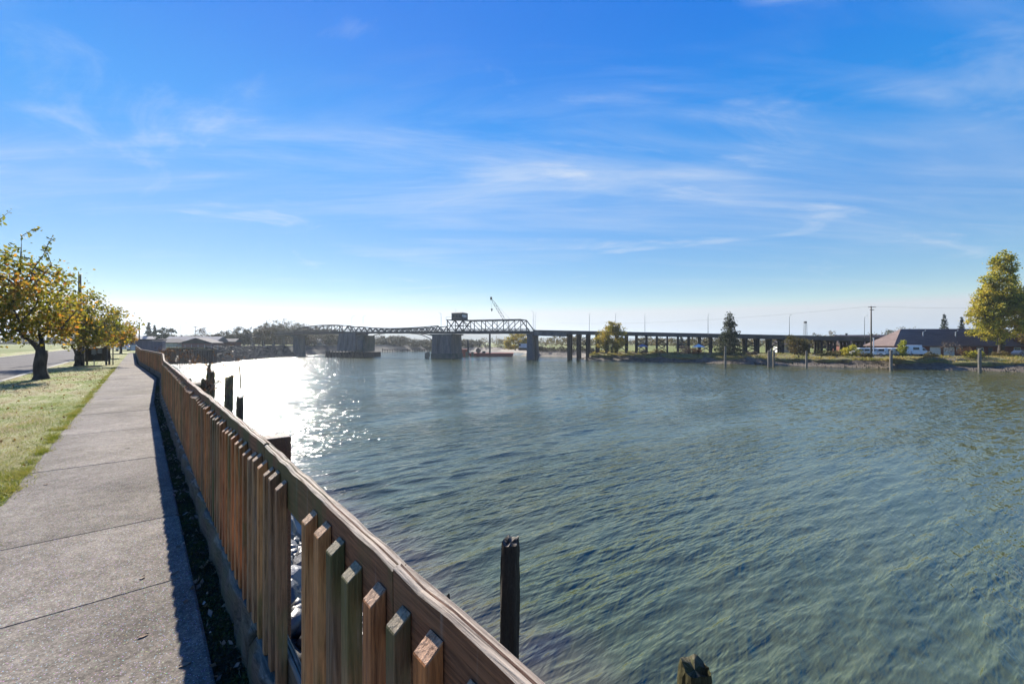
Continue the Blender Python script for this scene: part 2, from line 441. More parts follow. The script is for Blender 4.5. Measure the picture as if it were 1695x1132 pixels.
def flat(name, poly, z, m, kind='structure'):
    bm = bmesh.new()
    vs_ = [bm.verts.new((p.x, p.y, z)) for p in poly]
    f = bm.faces.new(vs_)
    bmesh.ops.triangulate(bm, faces=[f])
    bmesh.ops.recalc_face_normals(bm, faces=bm.faces)
    me = bpy.data.meshes.new(name); bm.to_mesh(me); bm.free()
    if me.polygons[0].normal.z < 0: me.flip_normals()
    return link(name, me, m, None, kind)
FAR = 3300
flat('left_bank_ground', topL + arc([(-200, 900), (-1500, FAR), (-FAR, FAR), (-FAR, -600), (-20, -600)]), -0.03, mats['grassland'])
flat('right_bank_ground', topR + arc([(-300, 900), (-1500, FAR), (FAR, FAR), (FAR, -600), (500, -600)]), LANDR, mats['grassland'])
riverbank = bank_strip('riverbank', shoreL[:15], topL[:15], [(-0.25, -6.2), (0.0, -4.9), (0.25, -3.75), (0.5, -2.6), (0.75, -1.3), (0.95, -0.22), (1.0, -0.03)], mats['bank_rock'], 0.8, 0.10, 3)
bank_strip('rubble_shore', shoreL[16:], topL[16:], [(-0.4, -6.2), (0.0, -4.9), (0.35, -3.6), (0.7, -2.1), (0.95, -0.6), (1.0, -0.03)], mats['bank_rock'], 2.0, 0.5, 4)
bank_strip('mud_shore', shoreR, topR, [(-0.5, -6.3), (-0.1, -5.1), (0.14, -4.45), (0.34, -3.95), (0.44, -3.15), (0.62, -2.75), (0.85, -2.15), (1.0, LANDR)], mats['mud'], 1.6, 0.42, 5)
# a turf ledge lying over the upper half of the right bank
def turf_ledge():
    r = random.Random(11)
    A, B = resample(shoreR[:14], topR[:14], 1.1)
    vv, ff = [], []
    prof = [(0.40, -3.75), (0.385, -3.10), (0.46, -2.86), (0.64, -2.60), (0.86, -2.02), (1.02, LANDR + 0.02)]
    k = len(prof)
    for i, (a, b) in enumerate(zip(A, B)):
        w = 0.055 * math.sin(i * 0.55) + 0.05 * math.sin(i * 0.23 + 2) + 0.03 * math.sin(i * 1.4) + r.uniform(-0.02, 0.02)
        for j, (t, z) in enumerate(prof):
            s_ = 1.0 if j < 3 else (0.4 if j < 5 else 0)
            p = a.lerp(b, t + w * s_)
            vv.append((p.x, p.y, z + (r.uniform(-0.2, 0.2) if 0 < j < 5 else 0)))
    for i in range(len(A) - 1):
        for j in range(k - 1): ff.append((i * k + j, (i + 1) * k + j, (i + 1) * k + j + 1, i * k + j + 1))
    mb = MB(); mb.v = vv; mb.f = ff
    o = mb.build('turf_ledge', mats['bank_grass'], None, smooth=True); o['kind'] = 'structure'
turf_ledge()

# ------------------------------------------------------------------ water
def water():
    g = 1.0056
    R = [4.2]
    while R[-1] < 380: R.append(R[-1] * g)
    R += [480, 700, 1100, 1900, 3300]
    R = np.array(R)
    th = np.linspace(math.radians(-64), math.radians(72), 640)
    RR, TT = np.meshgrid(R, th, indexing='ij')
    X = RR * np.sin(TT); Y = RR * np.cos(TT)
    sp = RR * 0.0056
    Z = np.zeros_like(X); DX = np.zeros_like(X); DY = np.zeros_like(X)
    wr = np.random.default_rng(21)
    main = math.radians(128)       # heading of the wind chop, up the river
    for i in range(110):
        lam = 0.12 * (2.4 / 0.12) ** ((i + wr.random()) / 110)
        spread = 0.30 + 0.25 * (lam < 0.5)
        d = main + wr.normal(0, spread)
        k = 2 * math.pi / lam
        kx, ky = k * math.cos(d), k * math.sin(d)
        steep = 0.0215 * (0.8 if lam > 1.6 else 1.0)
        A = steep / k
        wgt = np.clip((lam / sp - 2.6) / 2.5, 0, 1)
        ph = kx * X + ky * Y + wr.random() * 6.283
        # gusts: patches of stronger and weaker chop
        Z += A * wgt * np.cos(ph)
        DX -= 1.3 * A * wgt * np.sin(ph) * math.cos(d); DY -= 1.3 * A * wgt * np.sin(ph) * math.sin(d)
    gust = 0.80 + 0.35 * np.sin(X * 0.11 + Y * 0.05 + 1) * np.sin(Y * 0.083 - X * 0.03) + 0.2 * np.sin(X * 0.31 - Y * 0.17)
    Z *= gust; DX *= gust; DY *= gust
    V = np.stack([X + DX, Y + DY, Z + WATER], -1).reshape(-1, 3)
    nr, na = X.shape
    idx = np.arange(nr * na).reshape(nr, na)
    Q = np.stack([idx[:-1, :-1], idx[1:, :-1], idx[1:, 1:], idx[:-1, 1:]], -1).reshape(-1, 4)
    Q = Q[:, ::-1]
    me = np_mesh('river_water', V, Q, True)
    if me.polygons[0].normal.z < 0: me.flip_normals()
    m, nt, N, L, B = nodes_of('river_water')
    pos = world_pos(N)
    # silty shallows beside the near bank are browner
    sp_ = N.new('ShaderNodeVectorMath'); sp_.operation = 'DOT_PRODUCT'
    L.new(pos, sp_.inputs[0]); sp_.inputs[1].default_value = (CS, SN, 0)
    nb = noise_node(N, L, pos, 0.35, 4)
    off = fmath(N, L, 'ADD', sp_.outputs['Value'], fmath(N, L, 'MULTIPLY', nb.outputs['Fac'], 3.0))
    shal = map_range(N, L, off, 6.6, 9.6, 1, 0)
    nc = noise_node(N, L, pos, 0.12, 4)
    rc = ramp_node(N, [(0.046, 0.055, 0.012), (0.064, 0.068, 0.016)], [0.35, 0.65]); L.new(nc.outputs['Fac'], rc.inputs[0])
    c = mixc(N, L, shal, rc.outputs[0], (0.095, 0.078, 0.042))
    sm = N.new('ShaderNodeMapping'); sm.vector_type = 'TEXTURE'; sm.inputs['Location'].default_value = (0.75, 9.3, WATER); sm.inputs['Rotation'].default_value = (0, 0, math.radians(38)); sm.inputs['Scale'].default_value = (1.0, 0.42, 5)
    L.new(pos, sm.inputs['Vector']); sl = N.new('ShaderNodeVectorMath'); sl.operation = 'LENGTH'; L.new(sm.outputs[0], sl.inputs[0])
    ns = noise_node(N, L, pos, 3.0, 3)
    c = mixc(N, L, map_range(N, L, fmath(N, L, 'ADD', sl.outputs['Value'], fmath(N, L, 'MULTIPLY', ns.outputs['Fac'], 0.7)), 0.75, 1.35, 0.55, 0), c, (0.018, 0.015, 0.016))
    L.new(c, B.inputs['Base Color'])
    B.inputs['IOR'].default_value = 1.9
    B.inputs['Roughness'].default_value = 0.11
    B.inputs['Specular IOR Level'].default_value = 0.5
    # ripples too small for the mesh
    mp = N.new('ShaderNodeMapping'); mp.vector_type = 'TEXTURE'; mp.inputs['Rotation'].default_value = (0, 0, main); mp.inputs['Scale'].default_value = (1.0, 2.6, 1)
    L.new(pos, mp.inputs['Vector'])
    def vec_noise(scale, amp, detail):
        n = noise_node(N, L, mp.outputs[0], scale, detail, 0.62)
        s1 = N.new('ShaderNodeVectorMath'); s1.operation = 'SUBTRACT'; L.new(n.outputs['Color'], s1.inputs[0]); s1.inputs[1].default_value = (0.5, 0.5, 0.5)
        s2 = N.new('ShaderNodeVectorMath'); s2.operation = 'MULTIPLY'; L.new(s1.outputs[0], s2.inputs[0]); s2.inputs[1].default_value = (amp, amp, 0)
        return s2.outputs[0]
    cd = N.new('ShaderNodeVectorMath'); cd.operation = 'LENGTH'; L.new(pos, cd.inputs[0])
    # wind ripples riding on the chop: long narrow crests, in patches
    def rip(scale, stretch, rot, detail, dist):
        mq = N.new('ShaderNodeMapping'); mq.vector_type = 'TEXTURE'; mq.inputs['Rotation'].default_value = (0, 0, main + rot); mq.inputs['Scale'].default_value = (1.0, 1.0 / stretch, 1)
        L.new(pos, mq.inputs['Vector'])
        f_ = noise_node(N, L, mq.outputs[0], scale, detail, 0.55, None, dist).outputs['Fac']
        return fmath(N, L, 'MULTIPLY', fmath(N, L, 'POWER', f_, 2.0), 1.15)
    r1_ = rip(6.0, 0.17, 0.0, 2, 0.25); r2_ = rip(5.0, 0.18, 0.42, 2, 0.25); r3_ = rip(2.4, 0.20, -0.15, 2, 0.2)
    gst = noise_node(N, L, mp.outputs[0], 0.16, 4)
    hgt = fmath(N, L, 'ADD', fmath(N, L, 'ADD', r1_, fmath(N, L, 'MULTIPLY', r2_, 0.8)), fmath(N, L, 'MULTIPLY', r3_, 1.9))
    bmp = N.new('ShaderNodeBump'); bmp.inputs['Strength'].default_value = 1.0; bmp.inputs['Distance'].default_value = 0.080
    hgt = fmath(N, L, 'MULTIPLY', hgt, map_range(N, L, gst.outputs['Fac'], 0.34, 0.66, 0.35, 1.25))
    L.new(hgt, bmp.inputs['Height'])
    far_ = N.new('ShaderNodeVectorMath'); far_.operation = 'SCALE'; L.new(vec_noise(2.2, 1.0, 5), far_.inputs[0])
    L.new(map_range(N, L, cd.outputs['Value'], 14, 75, 0.0, 1.0), far_.inputs['Scale'])
    a2 = N.new('ShaderNodeVectorMath'); a2.operation = 'ADD'
    L.new(far_.outputs[0], a2.inputs[0]); L.new(bmp.outputs[0], a2.inputs[1])
    nn = N.new('ShaderNodeVectorMath'); nn.operation = 'NORMALIZE'; L.new(a2.outputs[0], nn.inputs[0])
    L.new(nn.outputs[0], B.inputs['Normal'])
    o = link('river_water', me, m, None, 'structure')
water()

# ------------------------------------------------------------------ distant hills
mats['hill'] = MAT('wooded_hill', [(0.030, 0.045, 0.026), (0.055, 0.062, 0.032), (0.085, 0.070, 0.036)], 0.012, 1.0, 0.5, 0.2, bdist=2.0)
def hill(name, pts, depth, seed):
    r = random.Random(seed)
    mb = MB(); n = 70
    rows = 6
    for i in range(n + 1):
        t = i / n
        x = pts[0][0] + (pts[-1][0] - pts[0][0]) * t
        for j in range(len(pts) - 1):
            if pts[j][0] <= x <= pts[j + 1][0]:
                q = (x - pts[j][0]) / (pts[j + 1][0] - pts[j][0]); q = q * q * (3 - 2 * q)
                y = pts[j][1] + (pts[j + 1][1] - pts[j][1]) * q; h = pts[j][2] + (pts[j + 1][2] - pts[j][2]) * q
        h += r.uniform(-1, 1) * h * 0.03
        for k in range(rows):
            s_ = k / (rows - 1)
            mb.v.append((x, y - depth + 2 * depth * s_, -4 + (h + 4) * math.sin(math.pi * s_) ** 0.8 + r.uniform(-0.5, 0.5)))
    for i in range(n):
        for k in range(rows - 1): mb.f.append((i * rows + k, (i + 1) * rows + k, (i + 1) * rows + k + 1, i * rows + k + 1))
    o = mb.build(name, mats['hill'], None, True); o['kind'] = 'structure'
hill('hills', [(-3000, 1500, 20), (-1700, 1900, 30), (-900, 2300, 52), (-420, 2400, 64), (-120, 2500, 50), (240, 2600, 30), (900, 2500, 22), (1900, 2000, 24), (3000, 1500, 20)], 420, 1)

# ------------------------------------------------------------------ lawn, road, footpath
m, nt, N, L, B = nodes_of('lawn')
pos = world_pos(N)
acr = N.new('ShaderNodeVectorMath'); acr.operation = 'DOT_PRODUCT'; L.new(pos, acr.inputs[0]); acr.inputs[1].default_value = (CS, SN, 0)
rotm = N.new('ShaderNodeMapping'); rotm.vector_type = 'TEXTURE'; rotm.inputs['Rotation'].default_value = (0, 0, math.radians(40.7)); L.new(pos, rotm.inputs['Vector'])
na = noise_node(N, L, rotm.outputs[0], 0.9, 5, 0.6, (1.0, 0.3, 1)); nbb = noise_node(N, L, pos, 5.0, 5); ncc = noise_node(N, L, pos, 70.0, 3)
ra = ramp_node(N, [(0.10, 0.16, 0.018), (0.20, 0.235, 0.060), (0.35, 0.335, 0.17), (0.27, 0.195, 0.095), (0.17, 0.20, 0.04)], [0.32, 0.42, 0.51, 0.60, 0.69])
L.new(fmath(N, L, 'ADD', na.outputs['Fac'], fmath(N, L, 'MULTIPLY', fmath(N, L, 'SUBTRACT', nbb.outputs['Fac'], 0.5), 0.25)), ra.inputs[0])
# fresh green along the path's edge
edge = map_range(N, L, fmath(N, L, 'ADD', acr.outputs['Value'], fmath(N, L, 'MULTIPLY', fmath(N, L, 'SUBTRACT', na.outputs['Fac'], 0.5), 1.6)), -1.95, -1.10, 0, 0.45)
c = mixc(N, L, edge, ra.outputs[0], (0.15, 0.18, 0.035))
c = mixc(N, L, 0.7, c, mixc(N, L, 1.0, c, ramp_out(N, L, ncc), 'MULTIPLY'))
L.new(c, B.inputs['Base Color']); B.inputs['Roughness'].default_value = 0.9; B.inputs['Specular IOR Level'].default_value = 0.15
bp = N.new('ShaderNodeBump'); bp.inputs['Strength'].default_value = 0.9; bp.inputs['Distance'].default_value = 0.03
L.new(ncc.outputs['Fac'], bp.inputs['Height']); L.new(bp.outputs[0], B.inputs['Normal'])
mats['lawn'] = m
LAWN_COLOR = c

def ribbon(name, left, right, z0, z1, m, along, kind='structure', parent=None):
    """a sheet with real thickness between two offset functions of the path"""
    mb = MB()
    n = len(along)
    for a in along:
        l, r_ = left(a), right(a)
        for o_, z in ((l, z0), (l, z1), (r_, z1), (r_, z0)): mb.v.append(tuple(PA(o_, a, z)))
    for i in range(n - 1):
        for j in range(3): mb.f.append((i * 4 + j, (i + 1) * 4 + j, (i + 1) * 4 + j + 1, i * 4 + j + 1))
    mb.f += [(0, 1, 2, 3), tuple((n - 1) * 4 + j for j in (3, 2, 1, 0))]
    return mb.build(name, m, parent, kind=kind)
ALONG = [-14 + 1.49 * i for i in range(72)]
FENCE = [(0.445, -1.6), (0.476, 1.0), (0.515, 2.64), (0.527, 5.55), (0.55, 10.9), (0.57, 16.4), (0.90, 27.0), (0.16, 44.7), (-0.14, 79.0), (-0.25, 90.0)]
def fence_o(a):
    if a <= FENCE[0][1]: return FENCE[0][0]
    for (o0, a0), (o1, a1) in zip(FENCE, FENCE[1:]):
        if a0 <= a <= a1: return o0 + (o1 - o0) * (a - a0) / (a1 - a0)
    return FENCE[-1][0]
path_r = lambda a: fence_o(a) - 0.215
path_l = lambda a: -1.10
def lawn_obj():
    ribbon('lawn', lambda a: -4.55 - 0.02 * math.sin(a), lambda a: -1.07, -0.02, 0.012, mats['lawn'], [-14 + 2.0 * i for i in range(65)])
lawn_obj()
mats['asphalt'] = MAT('asphalt', [(0.115, 0.105, 0.10), (0.14, 0.13, 0.122), (0.165, 0.152, 0.142)], 0.5, 0.97, 0.3, 60, bdist=0.006, fine=0.4, spec=0.06)
mats['kerb'] = MAT('kerb_concrete', [(0.20, 0.19, 0.175), (0.30, 0.285, 0.26)], 2, 0.9, 0.3, 20, bdist=0.006)
ribbon('road', lambda a: -11.2, lambda a: -4.72, -0.10, -0.016, mats['asphalt'], [-20, 20, 60, 100, 140, 190])
ribbon('kerb', lambda a: -4.72, lambda a: -4.54, -0.10, 0.02, mats['kerb'], [-20, 20, 60, 100, 118])
ribbon('kerb', lambda a: -11.42, lambda a: -11.2, -0.10, 0.09, mats['kerb'], [-20, 20, 60, 100, 140, 190])
ribbon('verge', lambda a: -15.0, lambda a: -11.42, -0.05, 0.02, mats['lawn'], [-20, 20, 60, 100, 140, 190])

# concrete slabs of the footpath, joint by joint
m, nt, N, L, B = nodes_of('path_concrete')
pos = world_pos(N)
n1 = noise_node(N, L, pos, 0.8, 5); n2 = noise_node(N, L, pos, 60.0, 5, 0.75); n3 = noise_node(N, L, pos, 9.0, 5)
vo = N.new('ShaderNodeTexVoronoi'); vo.inputs['Scale'].default_value = 75; L.new(pos, vo.inputs['Vector'])
r1 = ramp_node(N, [(0.108, 0.093, 0.076), (0.180, 0.155, 0.126), (0.238, 0.208, 0.170)], [0.3, 0.5, 0.7]); L.new(n1.outputs['Fac'], r1.inputs[0])
r2 = ramp_node(N, [(0.34, 0.32, 0.30), (0.92, 0.92, 0.92), (1.75, 1.72, 1.66)], [0.28, 0.5, 0.72]); L.new(n2.outputs['Fac'], r2.inputs[0])
r3 = ramp_node(N, [(0.82, 0.82, 0.82), (1.12, 1.12, 1.12)], [0.35, 0.65]); L.new(n3.outputs['Fac'], r3.inputs[0])
c = mixc(N, L, 1.0, mixc(N, L, 1.0, r1.outputs[0], r2.outputs[0], 'MULTIPLY'), r3.outputs[0], 'MULTIPLY')
pebble = map_range(N, L, vo.outputs['Distance'], 0.14, 0.28, 0.55, 0)
c = mixc(N, L, pebble, c, vo.outputs['Color'])
hsn = N.new('ShaderNodeHueSaturation'); hsn.inputs['Saturation'].default_value = 0.12; hsn.inputs['Value'].default_value = 0.95
oi = N.new('ShaderNodeObjectInfo')
c = mixc(N, L, 0.75, c, mixc(N, L, pebble, c, (0.30, 0.285, 0.26)))
hv = N.new('ShaderNodeHueSaturation'); L.new(map_range(N, L, oi.outputs['Random'], 0, 1, 0.90, 1.08), hv.inputs['Value']); hv.inputs['Saturation'].default_value = 0.85; L.new(c, hv.inputs['Color'])
L.new(hv.outputs[0], B.inputs['Base Color'])
B.inputs['Roughness'].default_value = 0.95; B.inputs['Specular IOR Level'].default_value = 0.10
bp = N.new('ShaderNodeBump'); bp.inputs['Strength'].default_value = 0.75; bp.inputs['Distance'].default_value = 0.004
L.new(n2.outputs['Fac'], bp.inputs['Height']); L.new(bp.outputs[0], B.inputs['Normal'])
mats['path'] = m
mats['soil'] = MAT('dark_soil', [(0.018, 0.014, 0.010), (0.04, 0.032, 0.022), (0.035, 0.042, 0.014), (0.06, 0.05, 0.035)], 7, 0.95, 1.0, 40, bdist=0.02, fine=0.6)
footpath = ribbon('footpath', lambda a: path_l(a) + 0.02, lambda a: path_r(a) - 0.02, -0.06, 0.0, mats['soil'], ALONG)
pr = random.Random(5)
A0 = 2.283 * 1.75 - 1.49 * 8        # one joint falls 4.0 m along the path
for i in range(0, 70):
    a0, a1 = A0 + 1.49 * i + 0.002, A0 + 1.49 * (i + 1) - 0.002
    if a1 > 92: break
    zj = pr.uniform(-0.003, 0.003)
    mb = MB(); b = 0.006
    ks = 4
    rowa = [a0, a0 + b] + [a0 + (a1 - a0) * t for t in (0.33, 0.66)] + [a1 - b, a1]
    for a in rowa:
        zt = 0.025 + zj - (0.008 if a in (a0, a1) else 0)
        je = pr.uniform(-0.012, 0.012)
        for o_, z in ((path_l(a) + je, -0.03), (path_l(a) + je, zt - 0.008), (path_l(a) + 0.015 + je, zt), (path_r(a) - 0.015, zt), (path_r(a), zt - 0.008), (path_r(a), -0.03)):
            mb.v.append(tuple(PA(o_, a, z)))
    for q in range(len(rowa) - 1):
        for j in range(5): mb.f.append((q * 6 + j, (q + 1) * 6 + j, (q + 1) * 6 + j + 1, q * 6 + j + 1))
    mb.f += [(0, 1, 2, 3, 4, 5), tuple((len(rowa) - 1) * 6 + j for j in (5, 4, 3, 2, 1, 0))]
    mb.build('slab', mats['path'], footpath)
ribbon('soil_strip', lambda a: path_r(a) - 0.0, lambda a: fence_o(a) + 0.13, -0.06, -0.004, mats['soil'], ALONG)

# ------------------------------------------------------------------ timber fence along the path
fence = thing('timber_fence', 'long weathered timber fence of slanted-top pickets between footpath and river', 'fence', PA(0.48, 1.0))
RAIL_T = 1.20
def seg_frames():
    for (o0, a0), (o1, a1) in zip(FENCE, FENCE[1:]):
        p, q = PA(o0, a0), PA(o1, a1)
        d = (q - p); Lg = d.length; d /= Lg
        yield p, d, Lg, Vector((d.y, -d.x, 0)), a0          # last: normal pointing to the river
# picket: thickness 0.042 across the fence, 0.052 wide, slanted top rising toward the rail
def picket_mesh(dz=0.0, w=0.052):
    t = 0.042; z0, zf, zb = 0.28 - 0.05, 1.100 + dz, 1.133 + dz
    c = 0.003
    p = [(-w / 2, 0, z0), (w / 2, 0, z0), (w / 2, t, z0), (-w / 2, t, z0), (-w / 2, 0, zb), (w / 2, 0, zb), (w / 2, t, zf), (-w / 2, t, zf)]   # y = t faces the path
    me = bpy.data.meshes.new('picket')
    me.from_pydata(p, [], [(3, 2, 1, 0), (4, 5, 6, 7), (0, 1, 5, 4), (1, 2, 6, 5), (2, 3, 7, 6), (3, 0, 4, 7)])
    bm = bmesh.new(); bm.from_mesh(me)
    bmesh.ops.bevel(bm, geom=[e for e in bm.edges], offset=0.0025, segments=1, affect='EDGES')
    bm.to_mesh(me); bm.free()
    me.materials.append(mats['picket']); me.update()
    return me
pk = [picket_mesh(dz, w) for dz, w in ((0, 0.052), (0.008, 0.055), (-0.018, 0.050), (0.004, 0.046), (-0.009, 0.056))]
fr = random.Random(9)
org = origin_of(fence)
count = 0
rest = MB()
for p, d, Lg, nrm, a0 in seg_frames():
    ang = math.atan2(d.y, d.x)
    k = int(Lg / 0.14)
    for i in range(k):
        s_ = 0.07 + i * Lg / k
        a = a0 + s_
        if 1.70 < a < 1.98: continue                          # two pickets are missing here
        q = p + d * s_
        if a < 0.15: continue
        tilt = fr.uniform(-0.012, 0.012)
        if count < 292:
            o = bpy.data.objects.new('picket', pk[fr.randrange(5)]); COL.objects.link(o)
            o.parent = fence
            o.location = q - org - nrm * 0.002 + Vector((0, 0, fr.uniform(-0.006, 0.006)))
            o.rotation_euler = (0, tilt, ang)
            count += 1
        else:
            hz = fr.uniform(-0.01, 0.01); w = 0.052
            base = []
            for (u_, v_, z) in ((-w / 2, -0.042, 0.23), (w / 2, -0.042, 0.23), (w / 2, 0, 0.23), (-w / 2, 0, 0.23), (-w / 2, -0.042, 1.100 + hz), (w / 2, -0.042, 1.100 + hz), (w / 2, 0, 1.133 + hz), (-w / 2, 0, 1.133 + hz)):
                # v negative is toward the path
                base.append(q + d * u_ + nrm * (v_ - 0.002) + Vector((0, 0, z)))
            rest.add(base, [(3, 2, 1, 0), (4, 5, 6, 7), (0, 1, 5, 4), (1, 2, 6, 5), (2, 3, 7, 6), (3, 0, 4, 7)])
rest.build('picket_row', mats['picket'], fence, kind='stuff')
def plank(a, b, z0, z1, th, nrm, seed, ends=0.0):
    """a plank standing on edge, path-side face on the line a-b, slightly wavy and chipped top"""
    r = random.Random(seed)
    mb = MB(); n = max(3, int((b - a).length / 0.12)); d = (b - a).normalized()
    for i in range(n + 1):
        q = a.lerp(b, i / n)
        w1, w2 = r.uniform(-0.006, 0.004), r.uniform(-0.005, 0.004)
        bev = 0.006
        for (off, z) in ((0, z0), (0 + w2 * 0.5, z1 - bev + w1), (bev, z1 + w1), (th * 0.34, z1 + w1 + 0.001), (th * 0.42, z1 + w1 - 0.004), (th * 0.50, z1 + w1 + 0.001), (th * 0.70, z1 + w2), (th * 0.76, z1 - 0.003 + w2), (th - bev, z1 + w2), (th, z1 - bev + w2), (th, z0)):
            mb.v.append(tuple(q + nrm * off + Vector((0, 0, z))))
    k = 11
    for i in range(n):
        for j in range(k): mb.f.append((i * k + j, (i + 1) * k + j, (i + 1) * k + (j + 1) % k, i * k + (j + 1) % k))
    mb.f += [tuple(range(k)), tuple(n * k + j for j in range(k - 1, -1, -1))]
    return mb
post_no = 0
for si, (p, d, Lg, nrm, a0) in enumerate(seg_frames()):
    k = max(1, round(Lg / 2.75))
    for i in range(k):
        s0, s1 = i * Lg / k + 0.002, (i + 1) * Lg / k - 0.002
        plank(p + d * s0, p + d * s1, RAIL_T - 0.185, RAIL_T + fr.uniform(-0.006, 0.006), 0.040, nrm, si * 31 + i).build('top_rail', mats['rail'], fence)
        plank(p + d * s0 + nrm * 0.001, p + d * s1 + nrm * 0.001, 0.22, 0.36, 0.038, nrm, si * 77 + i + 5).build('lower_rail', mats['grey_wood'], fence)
        near_post = abs(a0 + s1 - 2.64) < 0.2
        q = p + d * (s1 + (0.28 if near_post else -0.06)) + nrm * 0.112
        if a0 + s1 > 60: continue
        top = 1.185 if near_post else 0.96
        m_ = MB().box((q.x, q.y, (top - 0.9) / 2), (0.135, 0.135, top + 0.9), math.atan2(d.y, d.x))
        po = m_.build('post', mats['rail'], fence)
        bv = po.modifiers.new('bevel', 'BEVEL'); bv.width = 0.008; bv.segments = 2
# kerb timbers lying along the foot of the fence
edging = thing('timber_edging', 'rough grey timbers lying end to end along the fence foot', 'edging', PA(0.44, 1.0))
er = random.Random(15)
for si, (p, d, Lg, nrm, a0) in enumerate(seg_frames()):
    k = max(1, round(Lg / 3.3))
    for i in range(k):
        s0, s1 = i * Lg / k + 0.01, (i + 1) * Lg / k - 0.01
        mb = MB(); n = max(4, int((s1 - s0) / 0.09)) if a0 + s1 < 30 else 8
        kk = 9
        ph = er.uniform(0, 6)
        for j in range(n + 1):
            q = p + d * (s0 + (s1 - s0) * j / n)
            for h in range(kk):
                t = math.pi * (h / (kk - 1))
                # a half-round worn timber: from the path foot over the top to the river foot
                ox = -0.030 - 0.045 * math.cos(t); oz = 0.255 * (max(0.0, math.sin(t)) ** 0.35) - 0.03
                nz = 0.026 * math.sin(9 * (s0 + (s1 - s0) * j / n) + ph + h * 1.3) * (0.5 + 0.5 * math.sin(3.1 * j + h)) + er.uniform(-0.013, 0.013)
                mb.v.append(tuple(q + nrm * (ox - nz * 0.9) + Vector((0, 0, oz + nz * 0.7))))
        for j in range(n):
            for h in range(kk - 1): mb.f.append((j * kk + h, (j + 1) * kk + h, (j + 1) * kk + h + 1, j * kk + h + 1))
        mb.f += [tuple(range(kk)), tuple(n * kk + h for h in range(kk - 1, -1, -1))]
        mb.build('timber', mats['grey_wood'], edging, smooth=True)
# ------------------------------------------------------------------ vegetation builders
def leaf_mesh(name, C, size, r, elong=1.7, droop=0.3, var=0.4):
    """one diamond leaf (or leaf spray) at each centre"""
    n = len(C)
    a = r.normal(size=(n, 3)); a[:, 2] -= droop
    a /= np.linalg.norm(a, axis=1)[:, None]
    b = r.normal(size=(n, 3)); b -= (b * a).sum(1)[:, None] * a
    b /= np.linalg.norm(b, axis=1)[:, None]
    c_ = np.cross(a, b)
    s_ = (size * (1 + var * (r.random(n) * 2 - 1)))[:, None]
    l = s_ * 0.5; w = s_ * 0.5 / elong
    fold = c_ * w * 0.35
    V = np.stack([C - a * l, C + b * w + fold + a * l * 0.1, C + a * l, C - b * w + fold + a * l * 0.1], 1).reshape(-1, 3)
    Q = np.arange(4 * n).reshape(n, 4)
    return np_mesh(name, V, Q)
def lobes_points(lobes, n, r, shell=0.55, ncl=60, spread=0.22, gap=0.0):
    """points clumped in twigs inside a set of ellipsoid lobes (centre, radii)"""
    vol = np.array([l[1][0] * l[1][1] * l[1][2] for l in lobes]) ** 0.8
    pick = r.choice(len(lobes), size=ncl, p=vol / vol.sum())
    u_ = r.normal(size=(ncl, 3)); u_ /= np.linalg.norm(u_, axis=1)[:, None]
    rad = shell + (1 - shell) * r.random(ncl) ** 0.6
    c0 = np.array([lobes[i][0] for i in pick], float); rr = np.array([lobes[i][1] for i in pick], float)
    cl = c0 + u_ * rr * rad[:, None]
    w = r.random(ncl) ** 1.2 + 0.15
    j = r.choice(ncl, size=n, p=w / w.sum())
    g = r.normal(size=(n, 3)) * spread
    g[:, 2] *= 0.7
    pts = cl[j] + g * (rr[j].mean(1) ** 0.5)[:, None]
    return pts, cl
def grow(base, cl, r_, trunk_h, r0, lean=(0, 0), sides=8, every=3, forks=None):
    """tapered trunk with limbs reaching to the twig clumps"""
    mb = MB()
    base = Vector(base)
    top = base + Vector((lean[0], lean[1], trunk_h))
    pts = [base + Vector((0, 0, -0.15)), base + Vector((0, 0, 0.02)), base + Vector((0, 0, 0.22))]
    rads = [r0 * 1.45, r0 * 1.25, r0 * 1.0]
    for i in range(1, 6):
        t = i / 5
        pts.append(base.lerp(top, t) + Vector((math.sin(t * 5 + r0 * 40) * r0 * 0.14, math.cos(t * 4 + r0 * 30) * r0 * 0.14, 0.22 * (1 - t)))); rads.append(r0 * (0.95 - 0.12 * t))
    mb.tube(pts, rads, sides)
    order = sorted(range(len(cl)), key=lambda i: (cl[i] - np.array(top)).dot(cl[i] - np.array(top)))
    main = []
    for i in order[::every]:
        e = Vector(cl[i])
        st = top if len(main) < 4 else min((q for q in main if (q - e).length > 0.3), key=lambda q: (q - e).length + (q - top).length * 0.3, default=top)
        L_ = (e - st).length
        if L_ < 0.15: continue
        if st == top: st = top - Vector((0, 0, 0.06 + 0.16 * (len(main) % 3)))
        mid = st.lerp(e, 0.5) + Vector((r_.uniform(-1, 1), r_.uniform(-1, 1), r_.uniform(0, 1))) * L_ * 0.13
        rr0 = r0 * (0.66 if (st - top).length < 0.5 and abs(st.x - top.x) < 1e-6 else 0.20) ; rr0 = max(rr0, 0.012)
        mb.tube([st, st.lerp(mid, 0.5) + Vector((0, 0, 0.03)), mid, mid.lerp(e, 0.6), e], [rr0, rr0 * 0.85, rr0 * 0.6, rr0 * 0.4, rr0 * 0.15], 5, cap=False)
        main += [mid, mid.lerp(e, 0.5)]
    return mb
